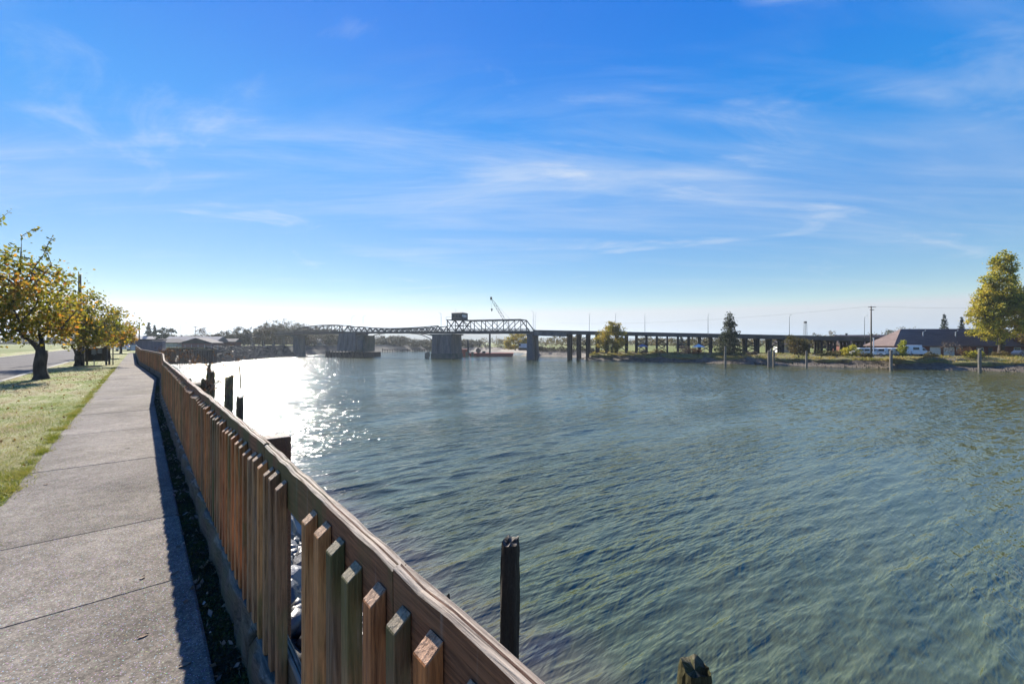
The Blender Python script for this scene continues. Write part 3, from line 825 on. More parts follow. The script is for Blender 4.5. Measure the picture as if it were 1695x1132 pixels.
def tree(name, label, base, lobes, n, leaf, mat, seed, trunk_h=1.6, r0=0.16, ncl=90, spread=0.25, shell=0.35, group=None, cat='tree', lean=(0, 0), every=3, elong=1.7, extra=None, bark='bark', droop=0.3):
    r = np.random.default_rng(seed); rr = random.Random(seed)
    base = Vector(base)
    lob = [((base.x + c[0], base.y + c[1], base.z + c[2]), rd) for c, rd in lobes]
    pts, cl = lobes_points(lob, n, r, shell, ncl, spread)
    t = thing(name, label, cat, base, group)
    tr = grow(base, cl, rr, trunk_h, r0, lean, every=every)
    if extra: pts = extra(tr, pts, r, base)
    pts[:, 2] = np.maximum(pts[:, 2], base.z + 0.25)
    tr.build('trunk', mats[bark], t, smooth=True)
    me = leaf_mesh('crown', pts - np.array(base), leaf, r, elong, droop)
    link('crown', me, mats[mat], t)
    return t
def conifer(name, label, base, h, rad, mat, seed, n=2600, group=None, ragged=0.35, leaf=0.5, r0=None):
    r = np.random.default_rng(seed); rr = random.Random(seed)
    base = Vector(base)
    t = thing(name, label, 'tree', base, group)
    mb = MB(); r0 = r0 or h * 0.016
    mb.tube([base + Vector((0, 0, -0.2)), base + Vector((0, 0, h * 0.5)), base + Vector((0, 0, h))], [r0 * 1.4, r0 * 0.8, 0.02], 7)
    C = []
    z = 0.10
    while z < 0.985:
        rz_ = rad * (1 - z) ** 0.85 * (1 + rr.uniform(-ragged, ragged * 0.5)) + 0.12
        k = rr.randint(4, 6); a0 = rr.uniform(0, 6.3)
        for j in range(k):
            a = a0 + j * 6.283 / k + rr.uniform(-0.3, 0.3)
            Lr = rz_ * rr.uniform(0.65, 1.1)
            st = base + Vector((0, 0, h * z))
            e = st + Vector((math.cos(a) * Lr, math.sin(a) * Lr, -Lr * rr.uniform(0.12, 0.38)))
            if Lr > 0.3: mb.tube([st, e], [r0 * 0.25 * (1 - z) + 0.012, 0.008], 4, cap=False)
            q = max(3, int(n / 90 * Lr / rad * 1.6))
            tt = rr.random()
            for s_ in range(q):
                f = (s_ + rr.random()) / q
                p = st.lerp(e, 0.15 + 0.88 * f)
                C.append((p.x + rr.gauss(0, 0.10 * rad * (1.05 - f)), p.y + rr.gauss(0, 0.10 * rad * (1.05 - f)), p.z - abs(rr.gauss(0, 0.05 * rad))))
        z += rr.uniform(0.022, 0.040) * (1.0 if h > 8 else 1.4)
    mb.build('trunk', mats['bark'], t, smooth=True)
    me = leaf_mesh('crown', np.array(C) - np.array(base), leaf, r, 2.4, 0.5)
    link('crown', me, mats[mat], t)
    return t

mats['leaf_cherry'] = LEAF('autumn_leaf', [(0.055, 0.075, 0.016), (0.11, 0.125, 0.020), (0.165, 0.15, 0.026), (0.30, 0.19, 0.030), (0.33, 0.135, 0.028), (0.15, 0.07, 0.026)], [0.0, 0.40, 0.62, 0.80, 0.93, 1.0], 0.95, 0.58, 0.55)
mats['leaf_gold'] = LEAF('gold_leaf', [(0.07, 0.075, 0.014), (0.17, 0.13, 0.016), (0.32, 0.19, 0.022), (0.33, 0.13, 0.022)], None, 0.7, 0.55, 0.6)
mats['leaf_poplar'] = LEAF('poplar_leaf', [(0.060, 0.075, 0.014), (0.15, 0.165, 0.024), (0.30, 0.30, 0.045), (0.40, 0.33, 0.055), (0.33, 0.22, 0.045)], [0, 0.18, 0.44, 0.78, 1.0], 0.9, 0.45, 0.22)
mats['leaf_yellow'] = LEAF('yellow_tree_leaf', [(0.060, 0.075, 0.016), (0.15, 0.15, 0.024), (0.30, 0.25, 0.034), (0.36, 0.24, 0.04)], None, 1.0, 0.45, 0.20)
mats['leaf_lime'] = LEAF('lime_leaf', [(0.13, 0.16, 0.015), (0.24, 0.27, 0.03), (0.30, 0.30, 0.05)], None, 0.5, 0.45, 0.5)
mats['leaf_dark'] = LEAF('dark_needle', [(0.010, 0.020, 0.012), (0.022, 0.036, 0.018), (0.040, 0.050, 0.022)], None, 0.6, 0.15, 0.4)
mats['leaf_spruce'] = LEAF('spruce_needle', [(0.020, 0.034, 0.018), (0.042, 0.058, 0.026), (0.070, 0.078, 0.034)], None, 0.6, 0.2, 0.4)
mats['leaf_olive'] = LEAF('olive_leaf', [(0.028, 0.035, 0.012), (0.065, 0.066, 0.020), (0.115, 0.090, 0.028), (0.14, 0.085, 0.035)], None, 1.0, 0.3, 0.12)
mats['leaf_wood'] = LEAF('hill_wood_leaf', [(0.016, 0.020, 0.009), (0.036, 0.037, 0.014), (0.062, 0.050, 0.020), (0.075, 0.048, 0.024)], None, 1.0, 0.12, 0.12)
mats['leaf_brown'] = LEAF('brown_leaf', [(0.035, 0.024, 0.015), (0.075, 0.042, 0.02), (0.115, 0.055, 0.024), (0.08, 0.065, 0.028)], None, 0.7, 0.3, 0.9)
mats['leaf_bare'] = LEAF('bare_twig', [(0.065, 0.050, 0.040), (0.11, 0.085, 0.068), (0.15, 0.12, 0.095)], None, 0.4, 0.1, 0.5)
mats['grass_blade'] = LEAF('grass_blade', [(0.065, 0.11, 0.012), (0.125, 0.18, 0.025), (0.24, 0.25, 0.09), (0.34, 0.32, 0.18)], None, 1.3, 0.35, 1.1)
mats['bank_blade'] = LEAF('bank_blade', [(0.075, 0.095, 0.020), (0.17, 0.185, 0.038), (0.30, 0.25, 0.075), (0.42, 0.32, 0.14)], None, 1.2, 0.35, 0.35)

# ------------------------------------------------------------------ grass, litter, leaves
def blades(name, pts, h, w, mat, seed, lean=0.5, kind='stuff', parent=None):
    r = np.random.default_rng(seed); n = len(pts)
    a = r.random(n) * 6.283
    hh = h * (0.5 + r.random(n)); ww = w * (0.6 + 0.8 * r.random(n))
    d = np.stack([np.cos(a), np.sin(a), np.zeros(n)], 1)
    t = np.stack([r.normal(size=n) * lean, r.normal(size=n) * lean, np.ones(n)], 1) * hh[:, None]
    V = np.stack([pts - d * ww[:, None] / 2, pts + d * ww[:, None] / 2, pts + t], 1).reshape(-1, 3)
    me = np_mesh(name, V, np.arange(3 * n).reshape(n, 3))
    return link(name, me, mats[mat], parent, kind)
def pa_np(o, a, z):
    return np.stack([CS * o - SN * a, SN * o + CS * a, z], 1)
gr = np.random.default_rng(4)
P = []
for (a0, a1, dens, o0, o1) in ((1.5, 9, 2600, -4.5, -1.09), (9, 18, 900, -4.5, -1.09), (18, 40, 240, -4.5, -1.09), (40, 80, 60, -4.5, -1.09)):
    n = int((a1 - a0) * (o1 - o0) * dens)
    P.append(pa_np(o0 + gr.random(n) * (o1 - o0), a0 + gr.random(n) * (a1 - a0), np.full(n, 0.008)))
blades('grass', np.concatenate(P), 0.036, 0.007, 'grass_blade', 2, 1.0)
# taller tufts leaning over the edge of the path
P = []
for i in range(230):
    a = 2.2 + 38 * gr.random() ** 1.7
    n = int(gr.integers(30, 120)); big = gr.random() < 0.12
    sp = 0.10 if big else 0.05
    oo = -1.12 - abs(gr.normal()) * 0.05
    P.append(pa_np(oo + gr.normal(size=n) * sp, a + gr.normal(size=n) * sp * 1.6, np.full(n, 0.010)))
for (o_, a_, n) in ((-1.25, 3.75, 1500), (-1.5, 4.1, 900), (-1.35, 5.6, 700), (-2.2, 6.2, 800), (-1.3, 8.4, 700)):
    P.append(pa_np(o_ + gr.normal(size=n) * 0.16, a_ + gr.normal(size=n) * 0.18, np.full(n, 0.010)))
mats['tuft_blade'] = LEAF('tuft_blade', [(0.07, 0.10, 0.012), (0.14, 0.18, 0.025), (0.24, 0.24, 0.07), (0.30, 0.27, 0.13)], None, 1.1, 0.35, 1.5)
blades('edge_grass', np.concatenate(P), 0.045, 0.007, 'tuft_blade', 3, 0.7)

# dropped leaves under the trees
n = 1000
lo_ = -1.15 - 3.3 * gr.random(n); la_ = np.concatenate([gr.normal(29, 5, n // 2), 3 + 60 * gr.random(n - n // 2)])
mats['lawn_leaf'] = LEAF('lawn_leaf', [(0.09, 0.05, 0.025), (0.18, 0.10, 0.04), (0.26, 0.17, 0.07)], None, 0.4, 0.2, 1.0)
link('lawn_leaves', leaf_mesh('lawn_leaves', pa_np(lo_, la_, np.full(n, 0.035)), 0.055, gr, 1.6, 0.0, 0.4), mats['lawn_leaf'], None, 'stuff')
# moss, grit and dead leaves in the gap at the fence foot
def strip_pts(n, a0, a1, s=0.035, p=1.6):
    a = a0 + (a1 - a0) * gr.random(n) ** p
    fo = np.array([fence_o(x) for x in a])
    return pa_np(fo - 0.215 + 0.145 * gr.random(n) + gr.normal(size=n) * s * 0.6, a, 0.0 + gr.random(n) * 0.02), a
mats['moss'] = LEAF('moss', [(0.022, 0.018, 0.010), (0.040, 0.038, 0.014), (0.055, 0.075, 0.014), (0.075, 0.06, 0.04)], None, 1.2, 0.15, 2.4)
pts, _ = strip_pts(26000, 0.8, 22)
link('moss_litter', leaf_mesh('moss_litter', pts, 0.016, gr, 1.8, 0.0, 0.6), mats['moss'], None, 'stuff')
mats['dead_leaf'] = LEAF('dead_leaf', [(0.055, 0.040, 0.032), (0.12, 0.09, 0.075), (0.22, 0.19, 0.175), (0.30, 0.27, 0.25)], None, 0.3, 0.2, 1.0, 0.4)
pts, _ = strip_pts(420, 0.9, 20, 0.05, 1.3); pts[:, 2] += 0.016
link('leaf_litter', leaf_mesh('leaf_litter', pts, 0.042, gr, 1.9, 0.0, 0.5), mats['dead_leaf'], None, 'stuff')
mats['fallen'] = MAT('fallen_leaf', [(0.06, 0.035, 0.022), (0.14, 0.085, 0.05), (0.30, 0.24, 0.18)], 8, 0.7, 0.3, rand=0.4)
def curled_leaf():
    me = bpy.data.meshes.new('fallen_leaf'); V = []; F = []
    for i in range(7):
        t = i / 6; w = 0.021 * math.sin(math.pi * min(1, t * 0.94 + 0.05)) ** 0.8
        for j in (-1, -0.5, 0, 0.5, 1):
            V.append((-0.035 + 0.07 * t, w * j, 0.001 + 0.005 * abs(j) ** 1.5 + 0.003 * (t - 0.5) ** 2 * 4))
    for i in range(6):
        for j in range(4): F.append((i * 5 + j, (i + 1) * 5 + j, (i + 1) * 5 + j + 1, i * 5 + j + 1))
    me.from_pydata(V, [], F); me.materials.append(mats['fallen']); me.update()
    return me
lm = curled_leaf()
leaf_px = [((236, 962), 'dark curled dead leaf lying alone on the concrete near a joint'), ((237, 1060), 'pale dead leaf on the sunlit concrete below the nearest joint'),
           ((211, 745), 'small dead leaf on the footpath well ahead'), ((188, 640), 'far speck of a dead leaf on the footpath'), ((76, 805), 'tiny dead leaf near the grassy edge of the footpath')]
for (px, py), lab in leaf_px:
    Y = CAM_Z * FPX / (py - 566); p = PX(px, py, Y)
    o = link('fallen_leaf', lm, None); tag(o, lab, 'leaf', 'dead leaves on the footpath')
    o.location = (p.x, p.y, 0.028); o.rotation_euler = (0, 0, random.uniform(0, 6)); o.scale = (0.75,) * 3
for (o_, a_, w_) in ((0.25, 1.75, 'nearest'), (0.27, 2.0, 'second nearest'), (0.22, 2.35, 'third nearest'), (0.19, 2.9, 'fourth nearest'), (0.24, 3.6, 'fifth nearest'), (0.21, 4.1, 'sixth nearest'), (0.26, 4.6, 'farthest')):
    o = link('fallen_leaf', lm, None); tag(o, w_ + ' dead leaf in the fence shadow at the concrete edge', 'leaf', 'dead leaves in the fence shadow')
    p = PA(o_, a_); o.location = (p.x, p.y, 0.027); o.rotation_euler = (0, 0, random.uniform(0, 6)); o.scale = (random.uniform(0.6, 0.95),) * 3

# ------------------------------------------------------------------ riprap boulders on the near bank
mats['rock'] = MAT('riprap_rock', [(0.05, 0.052, 0.055), (0.12, 0.12, 0.122), (0.20, 0.20, 0.205)], 2.4, 0.45, 0.6, 16, bdist=0.02, rand=0.35, spec=0.6)
def rock_mesh(seed, sub=2):
    r = random.Random(seed)
    bm = bmesh.new(); bmesh.ops.create_icosphere(bm, subdivisions=sub, radius=1.0)
    pl = [(Vector((r.gauss(0, 1), r.gauss(0, 1), r.gauss(0, 1))).normalized(), r.uniform(0.62, 0.9)) for _ in range(9)]
    for v_ in bm.verts:
        for n_, d_ in pl:
            k = v_.co.dot(n_) - d_
            if k > 0: v_.co -= n_ * k
        v_.co += Vector((r.uniform(-1, 1), r.uniform(-1, 1), r.uniform(-1, 1))) * 0.03
    me = bpy.data.meshes.new('rock'); bm.to_mesh(me); bm.free()
    me.materials.append(mats['rock'])
    return me
rocks = [rock_mesh(s_) for s_ in range(6)]
rr = random.Random(31)
def bank_z(o_):
    t = (5.3 - o_) / 4.64
    prof = [(-0.25, -6.2), (0.0, -4.9), (0.25, -3.75), (0.5, -2.6), (0.75, -1.3), (0.95, -0.22), (1.0, -0.03)]
    for (t0, z0), (t1, z1) in zip(prof, prof[1:]):
        if t0 <= t <= t1: return z0 + (z1 - z0) * (t - t0) / (t1 - t0)
    return -6.0
placed = []
for k in range(280):
    a_ = 0.8 + 8.5 * rr.random() ** 1.1; o_ = 0.85 + 4.0 * rr.random() ** 1.7
    s_ = rr.choice((0.09, 0.13, 0.17, 0.22, 0.28))
    if s_ > 0.2 and o_ < 1.2: s_ = 0.12
    o = bpy.data.objects.new('rock', rocks[k % 6]); COL.objects.link(o); o.parent = riverbank
    p = PA(o_, a_, bank_z(o_) + s_ * 0.45)
    o.location = p; o.rotation_euler = (rr.uniform(0, 6), rr.uniform(0, 6), rr.uniform(0, 6)); o.scale = (s_ * rr.uniform(0.9, 1.4), s_ * rr.uniform(0.8, 1.1), s_ * rr.uniform(0.6, 0.9))
def rock_heap(name, pts, sizes, m, kind='stuff', parent=None, seed=1, sub=1):
    base = []
    for q in range(4):
        me = rock_mesh(seed * 10 + q, sub)
        V = np.empty(len(me.vertices) * 3); me.vertices.foreach_get('co', V); V = V.reshape(-1, 3)
        F = np.array([list(f.vertices) for f in me.polygons]); base.append((V, F)); bpy.data.meshes.remove(me)
    r = np.random.default_rng(seed); AV, AF = [], []; b = 0
    for p, s_ in zip(pts, sizes):
        V, F = base[int(r.integers(4))]
        q = Matrix.Rotation(r.random() * 6.28, 3, 'Z') @ Matrix.Rotation(r.random() * 6.28, 3, 'X')
        W = (V * np.array([1.2, 1.0, 0.75]) * s_) @ np.array(q).T + np.array(p)
        AV.append(W); AF.append(F + b); b += len(V)
    me = np_mesh(name, np.concatenate(AV), np.concatenate(AF))
    return link(name, me, m, parent, kind)
pts, sz = [], []
for k in range(1500):
    a_ = 9 + 70 * rr.random() ** 1.6; o_ = rr.uniform(1.0, 5.4)
    s_ = rr.uniform(0.12, 0.34); pts.append(PA(o_, a_, bank_z(o_) + s_ * 0.2)); sz.append(s_)
for k in range(2600):
    a_ = 0.5 + 7 * rr.random(); o_ = 0.75 + 4.4 * rr.random() ** 1.4; s_ = rr.uniform(0.03, 0.10); pts.append(PA(o_, a_, bank_z(o_) + 0.06)); sz.append(s_)
rock_heap('rubble', pts, sz, mats['rock'], 'stuff', None, 3)
# rubble shore by the bridge
mats['rock_far'] = MAT('far_rubble', [(0.016, 0.016, 0.015), (0.040, 0.038, 0.036), (0.085, 0.08, 0.074)], 0.9, 0.9, 0.4, 5, bdist=0.05)
pts, sz = [], []
A, B_ = resample(shoreL[17:22], topL[17:22], 0.4)
for k in range(1700):
    i = rr.randrange(len(A)); t = rr.uniform(-0.05, 1.0)
    p = A[i].lerp(B_[i], t); z = -4.9 + 4.9 * t ** 0.9
    s_ = rr.uniform(0.25, 0.75); pts.append((p.x + rr.gauss(0, .3), p.y + rr.gauss(0, .3), z + 0.1)); sz.append(s_)
rock_heap('riprap', pts, sz, mats['rock_far'], 'stuff', None, 4)
# stones and clods on the mud
pts, sz = [], []
A, B_ = resample(shoreR[2:13], topR[2:13], 0.4)
for k in range(2600):
    i = rr.randrange(len(A)); t = rr.uniform(-0.04, 0.40)
    p = A[i].lerp(B_[i], t); z = -4.95 + 2.6 * t + 0.1
    s_ = rr.uniform(0.06, 0.24); pts.append((p.x, p.y, z)); sz.append(s_)
mats['mudstone'] = MAT('mud_stone', [(0.035, 0.028, 0.02), (0.085, 0.068, 0.05), (0.15, 0.125, 0.10)], 1.2, 0.7, 0.4, 6)
rock_heap('mud_stones', pts, sz, mats['mudstone'], 'stuff', None, 5)
# rank grass on the turf ledge
n = 42000
A, B_ = resample(shoreR[1:14], topR[1:14], 0.5)
Aa = np.array([tuple(p) for p in A]); Ba = np.array([tuple(p) for p in B_])
i = gr.integers(0, len(Aa), n); t = 0.42 + 0.75 * gr.random(n) ** 1.2
Pg = Aa[i] + (Ba[i] - Aa[i]) * t[:, None] + gr.normal(size=(n, 3)) * 0.3
Pg[:, 2] = np.interp(t, [0.38, 0.46, 0.64, 0.86, 1.02, 1.3], [-3.2, -2.9, -2.66, -2.06, LANDR, LANDR]) - 0.05
clump = np.sin(Pg[:, 0] * 0.9) * np.sin(Pg[:, 1] * 0.7 + Pg[:, 0] * 0.3) > -0.35
blades('bank_grass', Pg[clump], 0.42, 0.13, 'bank_blade', 8, 0.45)
# ------------------------------------------------------------------ near trees on the lawn
def on_ground(px, Y, z=0.0):
    p = PX(px, 566, Y); return Vector((p.x, p.y, z))
def sprig(tr, pts, r, base):
    """bare-ended shoots that stand out of the crown's top"""
    add = []
    for (x0, z0, x1, z1, x2, z2) in ((-1.2, 5.6, -0.9, 6.9, 0.25, 7.15), (-1.0, 5.2, 0.1, 6.0, 0.75, 6.75), (-0.6, 5.0, 0.5, 5.5, 0.35, 6.35), (-3.0, 5.8, -2.4, 7.2, -1.2, 7.9)):
        a, b, c_ = base + Vector((x0, 0.2, z0 - 0.6)), base + Vector((x1, 0, z1 - 0.2)), base + Vector((x2, -0.2, z2 - 0.1))
        tr.tube([a, a.lerp(b, 0.6), b, b.lerp(c_, 0.5) + Vector((0, 0, 0.05)), c_], [0.03, 0.022, 0.016, 0.011, 0.006], 5, cap=False)
        for k in range(26):
            q = b.lerp(c_, r.random() * 1.02)
            add.append((q.x + r.normal() * 0.07, q.y + r.normal() * 0.07, q.z + r.normal() * 0.06 - 0.04))
        for k in range(14):
            q = a.lerp(b, r.random()); add.append((q.x + r.normal() * 0.12, q.y + r.normal() * 0.1, q.z + r.normal() * 0.1))
    return np.concatenate([pts, np.array(add)])
b1 = on_ground(68, 20.3)
tree('cherry_tree', 'nearest autumn tree on the lawn, thick dark trunk and golden crown', b1,
     [((-1.9, 0.3, 3.9), (2.7, 2.5, 2.35)), ((-0.1, -0.3, 3.5), (1.75, 1.7, 1.75)), ((-3.0, 0, 4.6), (2.2, 2.2, 2.0)), ((-1.5, -0.9, 2.3), (1.7, 1.4, 0.9)), ((0.55, 0.2, 2.6), (0.95, 1.3, 1.0))],
     8600, 0.175, 'leaf_cherry', 101, 1.35, 0.25, 230, 0.24, 0.3, extra=sprig, every=3)
b2 = on_ground(130, 31.5)
tree('cherry_tree', 'broad olive and gold tree with a forked trunk beside the wooden meter cabinet', b2,
     [((0.2, 0, 3.5), (2.3, 2.2, 2.1)), ((1.9, 0, 3.0), (1.75, 1.8, 1.5)), ((-0.9, 0.3, 3.9), (1.8, 1.8, 1.9)), ((0.8, -0.3, 1.9), (1.9, 1.5, 0.75))],
     6800, 0.19, 'leaf_cherry', 102, 0.9, 0.22, 170, 0.2, 0.25, every=3)
b3 = on_ground(180, 47)
tree('cherry_tree', 'smaller leaning tree just behind the wooden meter cabinet', b3,
     [((0.3, 0, 2.9), (1.6, 1.7, 1.7)), ((1.0, 0, 2.3), (1.2, 1.3, 1.2)), ((-0.7, 0, 3.1), (1.4, 1.4, 1.4))], 4600, 0.23, 'leaf_cherry', 103, 1.1, 0.17, 90, 0.2, 0.3, lean=(-0.5, 0))
b4 = on_ground(200, 66)
tree('cherry_tree', 'farthest orange tree of the row beside the footpath', b4,
     [((0.0, 0, 2.9), (1.9, 1.9, 1.8)), ((0.9, 0, 2.4), (1.2, 1.3, 1.3))], 3600, 0.25, 'leaf_gold', 104, 1.1, 0.16, 70, 0.2, 0.3)
# shrub on the near bank, its brown shoots standing over the water
def shoots(tr, pts, r, base):
    add = []
    for k in range(15):
        a = r.random() * 0.9 - 0.25
        L_ = 1.3 + r.random() * 2.3
        st = base + Vector((r.normal() * 0.3, r.normal() * 0.4, 0.2))
        e = st + Vector((L_ * (0.35 + 0.65 * r.random()), r.normal() * 0.5, 0.5 + L_ * 0.75 * r.random()))
        mid = st.lerp(e, 0.5) + Vector((0, 0, 0.45))
        tr.tube([st, mid, e], [0.022, 0.014, 0.005], 5, cap=False)
        for j in range(int(9)):
            q = mid.lerp(e, r.random() ** 0.6); add.append((q.x + r.normal() * 0.10, q.y + r.normal() * 0.10, q.z + r.normal() * 0.08))
    return np.concatenate([pts, np.array(add)])
tree('shrub', 'sparse brown-leaved shrub rising behind the fence over the glittering water', PA(2.7, 31.5, -2.1), [((0.9, 0, 2.6), (1.3, 0.8, 0.9)), ((2.0, 0, 2.9), (0.7, 0.6, 0.6)), ((0.5, 0, 1.6), (0.8, 0.6, 0.6))],
     150, 0.13, 'leaf_brown', 120, 0.3, 0.03, 34, 0.16, 0.3, cat='shrub', extra=shoots, every=2)
tree('shrub', 'low brown shrub at the far end of the fence', PA(2.2, 46, -0.9), [((0.0, 0, 1.6), (1.6, 1.2, 0.7)), ((1.4, 0, 1.3), (1.2, 0.9, 0.6))],
     300, 0.14, 'leaf_brown', 121, 0.3, 0.03, 40, 0.16, 0.3, cat='shrub', every=2)

# ------------------------------------------------------------------ meter cabinet, sign post, poles, car on the left
def local(name, label, cat, loc, rz, group=None): return thing(name, label, cat, loc, group, rz)
def lpart(t, name, mb, m, smooth=False, parent=None, bevel=0.0):
    """mb in the thing's own coordinates"""
    o = link(name, mb.mesh(name, (0, 0, 0), smooth), mats[m] if isinstance(m, str) else m, parent or t)
    if bevel:
        b = o.modifiers.new('bevel', 'BEVEL'); b.width = bevel; b.segments = 2
    return o
mats['cab_wood'] = wood_mat('cabinet_wood', [(0.075, 0.072, 0.075), (0.11, 0.105, 0.105), (0.065, 0.06, 0.062)], 0.1, 0.2, (7, 7, 0.5), use_rand=True)
mats['shingle'] = MAT('cabinet_roof', [(0.36, 0.31, 0.26), (0.46, 0.40, 0.34)], 3, 0.9, 0.4, 20)
def cabinet():
    t = local('meter_cabinet', 'grey wooden meter cabinet on posts standing on the lawn', 'cabinet', PX(160, 566, 32.5) * 1.0, math.radians(30))
    t.location.z = 0.012
    W, D, H0, H1 = 1.25, 0.75, 0.28, 1.30
    for x in (-W / 2, W / 2):
        for y in (-D / 2, D / 2): lpart(t, 'post', MB().box((x, y, 0.68), (0.10, 0.10, 1.38)), 'cab_wood')
    n = 9
    for i in range(n):
        x = -W / 2 + 0.05 + (W - 0.1) * (i + 0.5) / n
        lpart(t, 'board', MB().box((x, D / 2 - 0.06, (H0 + H1) / 2), ((W - 0.1) / n - 0.012, 0.022, H1 - H0)), 'cab_wood')
    for i in range(5):
        y = -D / 2 + 0.06 + (D - 0.12) * (i + 0.5) / 5
        for x in (-W / 2 + 0.0, W / 2 + 0.0):
            lpart(t, 'board', MB().box((x + (0.062 if x < 0 else -0.062), y, (H0 + H1) / 2), (0.02, (D - 0.12) / 5 - 0.012, H1 - H0)), 'cab_wood')
    lpart(t, 'roof', MB().prism([(-W / 2 - 0.13, -D / 2 - 0.13, 1.38), (W / 2 + 0.13, -D / 2 - 0.13, 1.38), (W / 2 + 0.13, D / 2 + 0.13, 1.50), (-W / 2 - 0.13, D / 2 + 0.13, 1.50)], (0, 0, 1), 0.05), 'shingle')
    for x, z, w, h in ((-0.12, 1.02, 0.26, 0.42), (0.20, 1.05, 0.24, 0.36)):
        b = lpart(t, 'meter_box', MB().box((x, -0.10, z), (w, 0.16, h)), 'grey_metal', bevel=0.012)
        lpart(t, 'door', MB().box((x, -0.19, z), (w - 0.06, 0.02, h - 0.08)), 'lampgrey', parent=b)
    lpart(t, 'meter_box', MB().box((0.02, -0.08, 0.58), (0.5, 0.18, 0.34)), 'dark_steel', bevel=0.01)
    lpart(t, 'conduit', MB().tube([(-0.12, -0.08, -0.05), (-0.12, -0.08, 0.82)], 0.03, 7), 'grey_metal')
    lpart(t, 'panel', MB().box((0, D / 2 - 0.085, 0.8), (W - 0.2, 0.02, 0.95)), 'cab_wood')
cabinet()
sp_ = on_ground(187, 33)
t = thing('marker_post', 'thin wooden marker stake on the lawn past the meter cabinet', 'stake', sp_)
MB().beam(sp_ + Vector((0, 0, -0.1)), sp_ + Vector((0, 0, 1.75)), 0.05, 0.05).build('stake', mats['fender'], t)
MB().box(sp_ + Vector((0.0, -0.045, 1.5)), (0.11, 0.03, 0.3)).build('tag', mats['leaf_gold'], t)

def pole(label, base, h, r=0.15, arms=(), ry=0.0, group=None, extra=None):
    base = Vector(base)
    t = thing('utility_pole', label, 'utility pole', base, group)
    MB().tube([base + Vector((0, 0, -0.3)), base + Vector((0, 0, h))], [r * 1.15, r * 0.75], 9).build('shaft', mats['pole'], t, smooth=True)
    d = Vector((math.cos(ry), math.sin(ry), 0))
    for z, w in arms:
        c = base + Vector((0, 0, h - z)) - Vector((-d.y, d.x, 0)) * (r + 0.04)
        arm = MB().beam(c - d * w, c + d * w, 0.11, 0.13).build('crossarm', mats['pole'], t)
        for s_ in (-0.9, -0.45, 0.45, 0.9):
            q = c + d * w * s_ + Vector((0, 0, 0.065))
            MB().tube([q, q + Vector((0, 0, 0.08)), q + Vector((0, 0, 0.16))], [0.025, 0.055, 0.03], 6).build('insulator', mats['lampgrey'], arm)
    return t
pole('dark utility pole rising out of the tree crowns on the left', on_ground(132, 41), 8.1, 0.16)
pole('thin utility pole between the orange tree and the footpath end', on_ground(215, 92), 6.0, 0.13, ((0.4, 0.9),), 0.6)
pole('utility pole standing over the dark flat-roofed shed', on_ground(230.5, 98), 6.2, 0.13)
pole('utility pole with crossarm standing behind the red roofed buildings', on_ground(323, 165, -0.03), 7.8, 0.15, ((0.3, 0.9),), 0.4)

def lamp(label, base, h, arm=1.6, ang=0.0, group=None, r=0.07):
    base = Vector(base)
    t = thing('street_lamp', label, 'street lamp', base, group)
    d = Vector((math.cos(ang), math.sin(ang), 0))
    MB().tube([base, base + Vector((0, 0, h * 0.92)), base + Vector((0, 0, h)) + d * arm * 0.25], [r * 1.2, r * 0.8, r * 0.7], 6).build('pole', mats['lampgrey'], t, smooth=True)
    MB().tube([base + Vector((0, 0, h)) + d * arm * 0.25, base + Vector((0, 0, h + 0.15)) + d * arm], [r * 0.7, r * 0.5], 5).build('arm', mats['lampgrey'], t)
    MB().box(base + Vector((0, 0, h + 0.13)) + d * (arm + 0.25), (0.6, 0.25, 0.12), ang).build('lamp_head', mats['lampgrey'], t)
    return t

# ------------------------------------------------------------------ cars and vans
mats['car_dark'] = PLAIN('dark_blue_paint', (0.03, 0.045, 0.08), 0.25)
def vehicle(name, label, cat, loc, rz, prof, W, wheels, wr, windows, paint, group=None, extra=None):
    """body from a side profile (x forward, z up) with rounded edges, glass, wheels and lamps"""
    t = thing(name, label, cat, loc, group, rz)
    n = len(prof); mb = MB()
    for s_ in (-1, 1):
        for x, z in prof:
            inset = 0.10 * max(0, (z - 1.0)) if z > 1.0 else 0
            mb.v.append((x, s_ * (W / 2 - inset), z))
    mb.f += [tuple(range(n)), tuple(range(2 * n - 1, n - 1, -1))] + [(i, i + n, (i + 1) % n + n, (i + 1) % n) for i in range(n)]
    body = lpart(t, 'body', mb, paint, bevel=0.05)
    for poly in windows:
        for s_ in (-1, 1):
            w = MB(); pp = [(x, s_ * (W / 2 - 0.10 * max(0, z - 1.0) + 0.006), z) for x, z in poly]
            w.prism(pp, (0, s_, 0), 0.012); lpart(t, 'window', w, 'glass', parent=body)
    for x in wheels:
        for s_ in (-1, 1):
            wh = MB()
            wh.tube([(x, s_ * (W / 2 - 0.20), wr), (x, s_ * (W / 2 + 0.015), wr)], wr, 16)
            o = lpart(t, 'wheel', wh, 'black', smooth=False)
            lpart(t, 'rim', MB().tube([(x, s_ * (W / 2 + 0.0), wr), (x, s_ * (W / 2 + 0.03), wr)], wr * 0.58, 12), 'lampgrey', parent=o)
    if extra: extra(t, body)
    return t
VAN = [(-2.6, 0.42), (-2.62, 1.2), (-2.5, 1.98), (-2.3, 2.08), (1.1, 2.08), (1.45, 1.92), (2.05, 1.22), (2.75, 1.02), (2.85, 0.75), (2.85, 0.42)]
VWIN = [[(-2.35, 1.3), (-2.35, 1.82), (-1.15, 1.82), (-1.15, 1.3)], [(-1.0, 1.3), (-1.0, 1.82), (0.15, 1.82), (0.15, 1.3)], [(0.32, 1.28), (0.32, 1.82), (1.25, 1.80), (1.75, 1.28)]]
